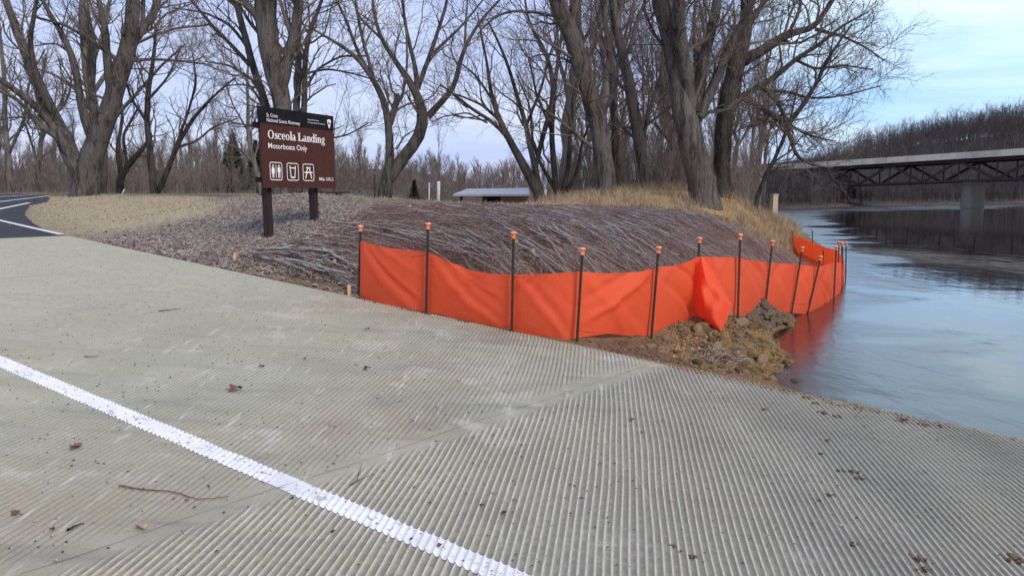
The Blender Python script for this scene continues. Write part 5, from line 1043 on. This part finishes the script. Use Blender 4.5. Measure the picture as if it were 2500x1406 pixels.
# gravel and clods
def pebbles(poly, n, s0, s1, seed, sink=.2):
    r = np.random.default_rng(seed); p = scatter(poly, n, seed); base = np.array([(1, 0, 0), (0, 1, 0), (-1, 0, 0), (0, -1, 0), (0, 0, 1), (0, 0, -1), (.6, .6, .5), (-.6, .6, .5), (-.6, -.6, .5), (.6, -.6, .5)]) ; base = nrmz(base)
    # octahedron with bevelled upper corners
    T = [[0, 6, 9], [0, 1, 6], [1, 7, 6], [1, 2, 7], [2, 8, 7], [2, 3, 8], [3, 9, 8], [3, 0, 9], [6, 4, 9], [6, 7, 4], [7, 8, 4], [8, 9, 4], [1, 0, 5], [2, 1, 5], [3, 2, 5], [0, 3, 5]]
    s = r.uniform(s0, s1, (n, 1, 1)) * r.uniform(.6, 1.2, (n, 1, 3)); a = r.uniform(0, 6.28, n); c_, s_ = np.cos(a), np.sin(a)
    B = base[None] * s * r.uniform(.8, 1.2, (n, 10, 1)); B = np.stack([B[..., 0] * c_[:, None] - B[..., 1] * s_[:, None], B[..., 0] * s_[:, None] + B[..., 1] * c_[:, None], B[..., 2] * .75], -1)
    V_ = B + np.column_stack([p, ground(p) + s0 * sink])[:, None]; return V_.reshape(-1, 3), ((np.arange(n) * 10)[:, None, None] + np.array(T)).reshape(-1, 3)
V_, T = pebbles(rock_area, 2100, .007, .03, 76); stuff(Geo().add(V_, None, T).build('wet_gravel', mat('gravel_brown', (.2, .135, .07), .85, [(9, 4, .42, .62, (.1, .07, .045), .8), (3, 4, .5, .7, (.3, .2, .1), .7)], None, .2)), 'brown wet gravel filling the gaps between cobbles', 'gravel')
V_, T = pebbles(rock_area, 800, .007, .022, 71); stuff(Geo().add(V_, None, T).build('gravel', SM[0]), 'loose tan gravel between the cobbles', 'gravel')
heap = poly_world([(1820, 790), (1835, 768), (1870, 762), (1925, 772), (1945, 790), (1920, 800), (1860, 800)])
M['mud'] = mat('mud', (.13, .092, .06), .85, [(8, 5, .45, .65, (.07, .05, .035), .8), (20, 4, .55, .7, (.2, .15, .09), .7)], [(20, 5, .02)])
r = np.random.default_rng(5); V_, T = pebbles(heap, 620, .012, .045, 72); cc = heap.mean(0); dd = np.hypot(V_[:, 0] - cc[0], V_[:, 1] - cc[1]); V_[:, 2] += .10 * np.exp(-(dd / .38) ** 2)
stuff(Geo().add(V_, None, T).build('mud_clods', M['mud']), 'dark mud clods heaped at the foot of the fence by the water', 'mud')
V_, T = pebbles(poly_world([(1420, 832), (1600, 825), (1700, 790), (1760, 800), (1650, 860), (1800, 915), (1620, 888), (1500, 862)]), 1100, .004, .02, 73); stuff(Geo().add(V_, None, T).build('soil_clods', mat('soil', (.16, .09, .055), .95, [(8, 4, .45, .65, (.08, .05, .035), .8)])), 'brown soil crumbs below the fence', 'soil')
eg = np.array([xy(u_, v_) for u_, v_ in [(3.0, EDGE - .03), (1.4, EDGE - .13), (.2, EDGE - .05), (.2, EDGE + .01), (3.0, EDGE + .05)]]); V_, T = pebbles(eg, 420, .003, .015, 74); uq = uv(V_.reshape(-1, 10, 3).mean(1)[:, :2])[0]; V_[:, 2] += (slabz(uq) + .004 - V_[:, 2].reshape(-1, 10).mean(1)).repeat(10)
stuff(Geo().add(V_, None, T).build('edge_gravel', SM[4]), 'olive gravel along the wet edge of the ramp', 'gravel')
V_, Q = chips(poly_world([(1690, 868), (1760, 858), (1830, 885), (1800, 905), (1720, 890)]), 150, .04, .12, (.04, .09), 45, .03, jit=.03); stuff(Geo().add(V_, Q).build('drift_twigs', M['branch_brown'], smooth=False), 'tangle of small grey drift twigs on the shore', 'twigs')

fb = at([q[2] for q in FC[:14]], [q[3] for q in FC[:14]], [q[4] for q in FC[:14]])[:, :2]; dn_ = nrmz(np.gradient(fb, axis=0)); dn_ = np.stack([dn_[:, 1], -dn_[:, 0]], -1)
strip = np.vstack([fb - dn_ * .03, (fb + dn_ * .05)[::-1]]); V_, T = pebbles(strip, 520, .003, .012, 77); V_ = V_.reshape(-1, 10, 3); uq, vq = uv(V_.mean(1)[:, :2]); keep_ = wave(V_.mean(1)[:, :2], 6.) > -.1; V_[..., 2] += np.where(vq < EDGE, slabz(uq) + .004 - V_[..., 2].mean(1), 0)[:, None]; V_ = V_[keep_]; T = T.reshape(-1, 16, 3)[:len(V_)].reshape(-1, 3)
stuff(Geo().add(V_.reshape(-1, 3), None, T).build('fence_foot_dirt', M['mud']), 'dark crumbs of dirt along the foot of the fence on the ramp edge', 'dirt')

# ------------------------------------------------------------------ litter on the ramp
def slab_pt(px, py, dz=.006): q = on_slab(px, py); return q + (0, 0, dz)
M['leaf'] = mat('dead_leaf', (.14, .06, .045), .8, [(30, 4, .45, .65, (.22, .12, .07), .8)]); M['leaf_tan'] = mat('dead_leaf_tan', (.42, .3, .16), .8, [(30, 4, .45, .65, (.3, .19, .1), .8)]); M['leaf_dark'] = mat('dead_leaf_dark', (.035, .028, .025), .8)
def leaf(px, py, s_, m, label, seed, group=None):
    r = np.random.default_rng(seed); b = slab_pt(px, py); n, k_ = 9, 5; a = r.uniform(0, 6.28); V_ = []
    for i in range(n):
        t = i / (n - 1); w_ = math.sin(math.pi * t) ** .7 * .36 * (1 + .35 * math.sin(t * 16 + seed))
        for j in range(k_):
            q = (j / (k_ - 1) - .5) * 2; x, y = (t - .5), q * w_; z_ = .22 * q * q * w_ * 2 + .1 * math.sin(t * 6 + seed) + .12
            V_.append(b + s_ * np.array([x * math.cos(a) - y * math.sin(a), x * math.sin(a) + y * math.cos(a), z_]))
    G = Geo().grid(np.array(V_).reshape(n, k_, 3)); o = G.build('dead_leaf', None, loc=b)
    o.data.materials.append(M[m]); return o
def leafx(px, py, s_, m, label, seed, group=None, stem=True):
    root = leaf(px, py, s_, m, label, seed); tag(root, label, 'leaf', group)
    return root
for i, (px, py, s_, m, lb) in enumerate([(575, 955, .10, 'leaf', 'large curled reddish leaf in the middle of the ramp'), (345, 1292, .06, 'leaf_tan', 'pale tan leaf with a stalk at the lower left of the ramp'), (38, 1258, .045, 'leaf', 'small brown leaf near the lower left corner'), (185, 1096, .075, 'leaf', 'long brown bark flake left below the white line'), (640, 897, .05, 'leaf_dark', 'small black leaf curl above the big red leaf'), (898, 805, .05, 'leaf_dark', 'black leaf bit below the first fence span'), (942, 853, .04, 'leaf_tan', 'yellow leaf bit right of the black one on the grooves'), (896, 903, .06, 'leaf_dark', 'dark curled leaf in the centre of the upper slab'), (1543, 1027, .04, 'leaf', 'brown leaf bit alone on the lower slab, mid right'), (1230, 1256, .035, 'leaf_dark', 'acorn-like dark bit right of the white line'), (2206, 1030, .075, 'leaf', 'reddish leaf at the wet ramp edge on the right'), (1073, 1336, .03, 'leaf', 'brown leaf bit lying on the white line'), (455, 1225, .02, 'leaf_dark', 'tiny dark bit by the long twig')]):
    leafx(px, py, s_, m, lb, 300 + i)
rn = np.random.default_rng(66)
for i in range(46):
    px, py = rn.uniform(100, 2450), rn.uniform(760, 1390)
    q = on_slab(px, py); u_, v_ = uv(q[:2])
    if v_ > EDGE - .2: continue
    leafx(px, py, rn.uniform(.012, .026), ['leaf', 'leaf_dark', 'leaf_dark', 'leaf_tan'][i % 4], 'tiny dead leaf scrap lying in the ramp grooves', 400 + i, 'leaf scraps strewn on the ramp')
cl = [(1970, 972, .05), (1990, 985, .035), (2010, 1008, .045), (2040, 1016, .04), (1866, 1001, .04), (2019, 1076, .035), (2000, 1107, .03), (2055, 1148, .035), (2085, 1152, .04), (2100, 1168, .04), (1999, 1221, .03), (2025, 1209, .035), (2087, 1328, .03), (2240, 1362, .055), (2256, 1392, .045), (2470, 1366, .06), (1540, 838, .0), (1640, 1330, .025), (1690, 1360, .03), (1402, 1185, .018), (1420, 1215, .02), (2290, 1040, .05), (2255, 1037, .045)]
for i, (px, py, s_) in enumerate(cl):
    if s_ == 0: continue
    b = slab_pt(px, py, 0.); r = np.random.default_rng(500 + i); n = 9
    sq = b[:2] + np.array([(-1, -1), (1, -1), (1, 1), (-1, 1)]) * s_ * .6; V_, T = pebbles(sq, n, s_ * .12, s_ * .35, 500 + i); V_[:, 2] += b[2] - V_[:, 2].reshape(n, -1).mean(1).repeat(10) + s_ * .1
    tag(Geo().add(V_, None, T).build('mud_clump', M['mud'], loc=b), 'small dark mud and leaf clump dropped on the right half of the ramp', 'clump', 'mud clumps on the ramp')
def twig(pts, r0, label, m='leaf'):
    P = np.array([slab_pt(x, y, .012) for x, y in pts]); P, q = resample(P, np.linspace(r0, r0 * .4, len(P)), 24); b = P[0].copy()
    rr = np.random.default_rng(len(pts)); P += rr.normal(0, .0015, P.shape); tag(Geo().tubes([P], [q], 6).build('twig', M[m], loc=b), label, 'twig')
twig([(292, 1190), (330, 1198), (420, 1204), (490, 1226), (560, 1217)], .0042, 'long reddish twig lying left of the white line')
twig([(853, 1191), (872, 1178), (884, 1138)], .0022, 'thin forked twig right of the white line', 'leaf_dark'); twig([(853, 1191), (880, 1175), (917, 1160)], .002, 'thin second prong of the forked twig right of the line', 'leaf_dark')
twig([(388, 762), (440, 757)], .005, 'straight dark twig on the smooth upper slab', 'leaf_dark'); twig([(208, 873), (225, 875), (243, 871)], .004, 'short brown twig above the white line at left')
twig([(165, 1299), (185, 1290), (206, 1282)], .005, 'short dark stick in the lower left grooves', 'leaf_dark')
a = xy(-2.5, .2), xy(TOP, .2); slabpoly = np.array([xy(-2.2, 1.0), xy(5, .6), xy(11.8, 1), xy(11.8, EDGE - .1), xy(-2.2, EDGE - .1)])
n = 3400; r = np.random.default_rng(80); p = scatter(slabpoly, n, 81); u_, _ = uv(p); a = r.uniform(0, 6.28, n); l = r.uniform(.003, .011, n); d = np.stack([np.cos(a), np.sin(a), 0 * a], -1) * l[:, None]; e = np.stack([-np.sin(a), np.cos(a), 0 * a], -1) * (l * r.uniform(.2, .6, n))[:, None]
c = np.column_stack([p, slabz(u_) + .004]); h_ = np.array([0, 0, .004]); V_ = np.stack([c - d, c - e, c + d, c + e, c + h_], 1); b_ = (np.arange(n) * 5)[:, None]
T = np.concatenate([b_ + np.array(q) for q in ([0, 1, 4], [1, 2, 4], [2, 3, 4], [3, 0, 4])]); stuff(Geo().add(V_.reshape(-1, 3), None, T).build('grit', M['leaf_dark'], smooth=False), 'dark grit and bark crumbs strewn over the concrete', 'grit')
print('objects', len(bpy.data.objects))
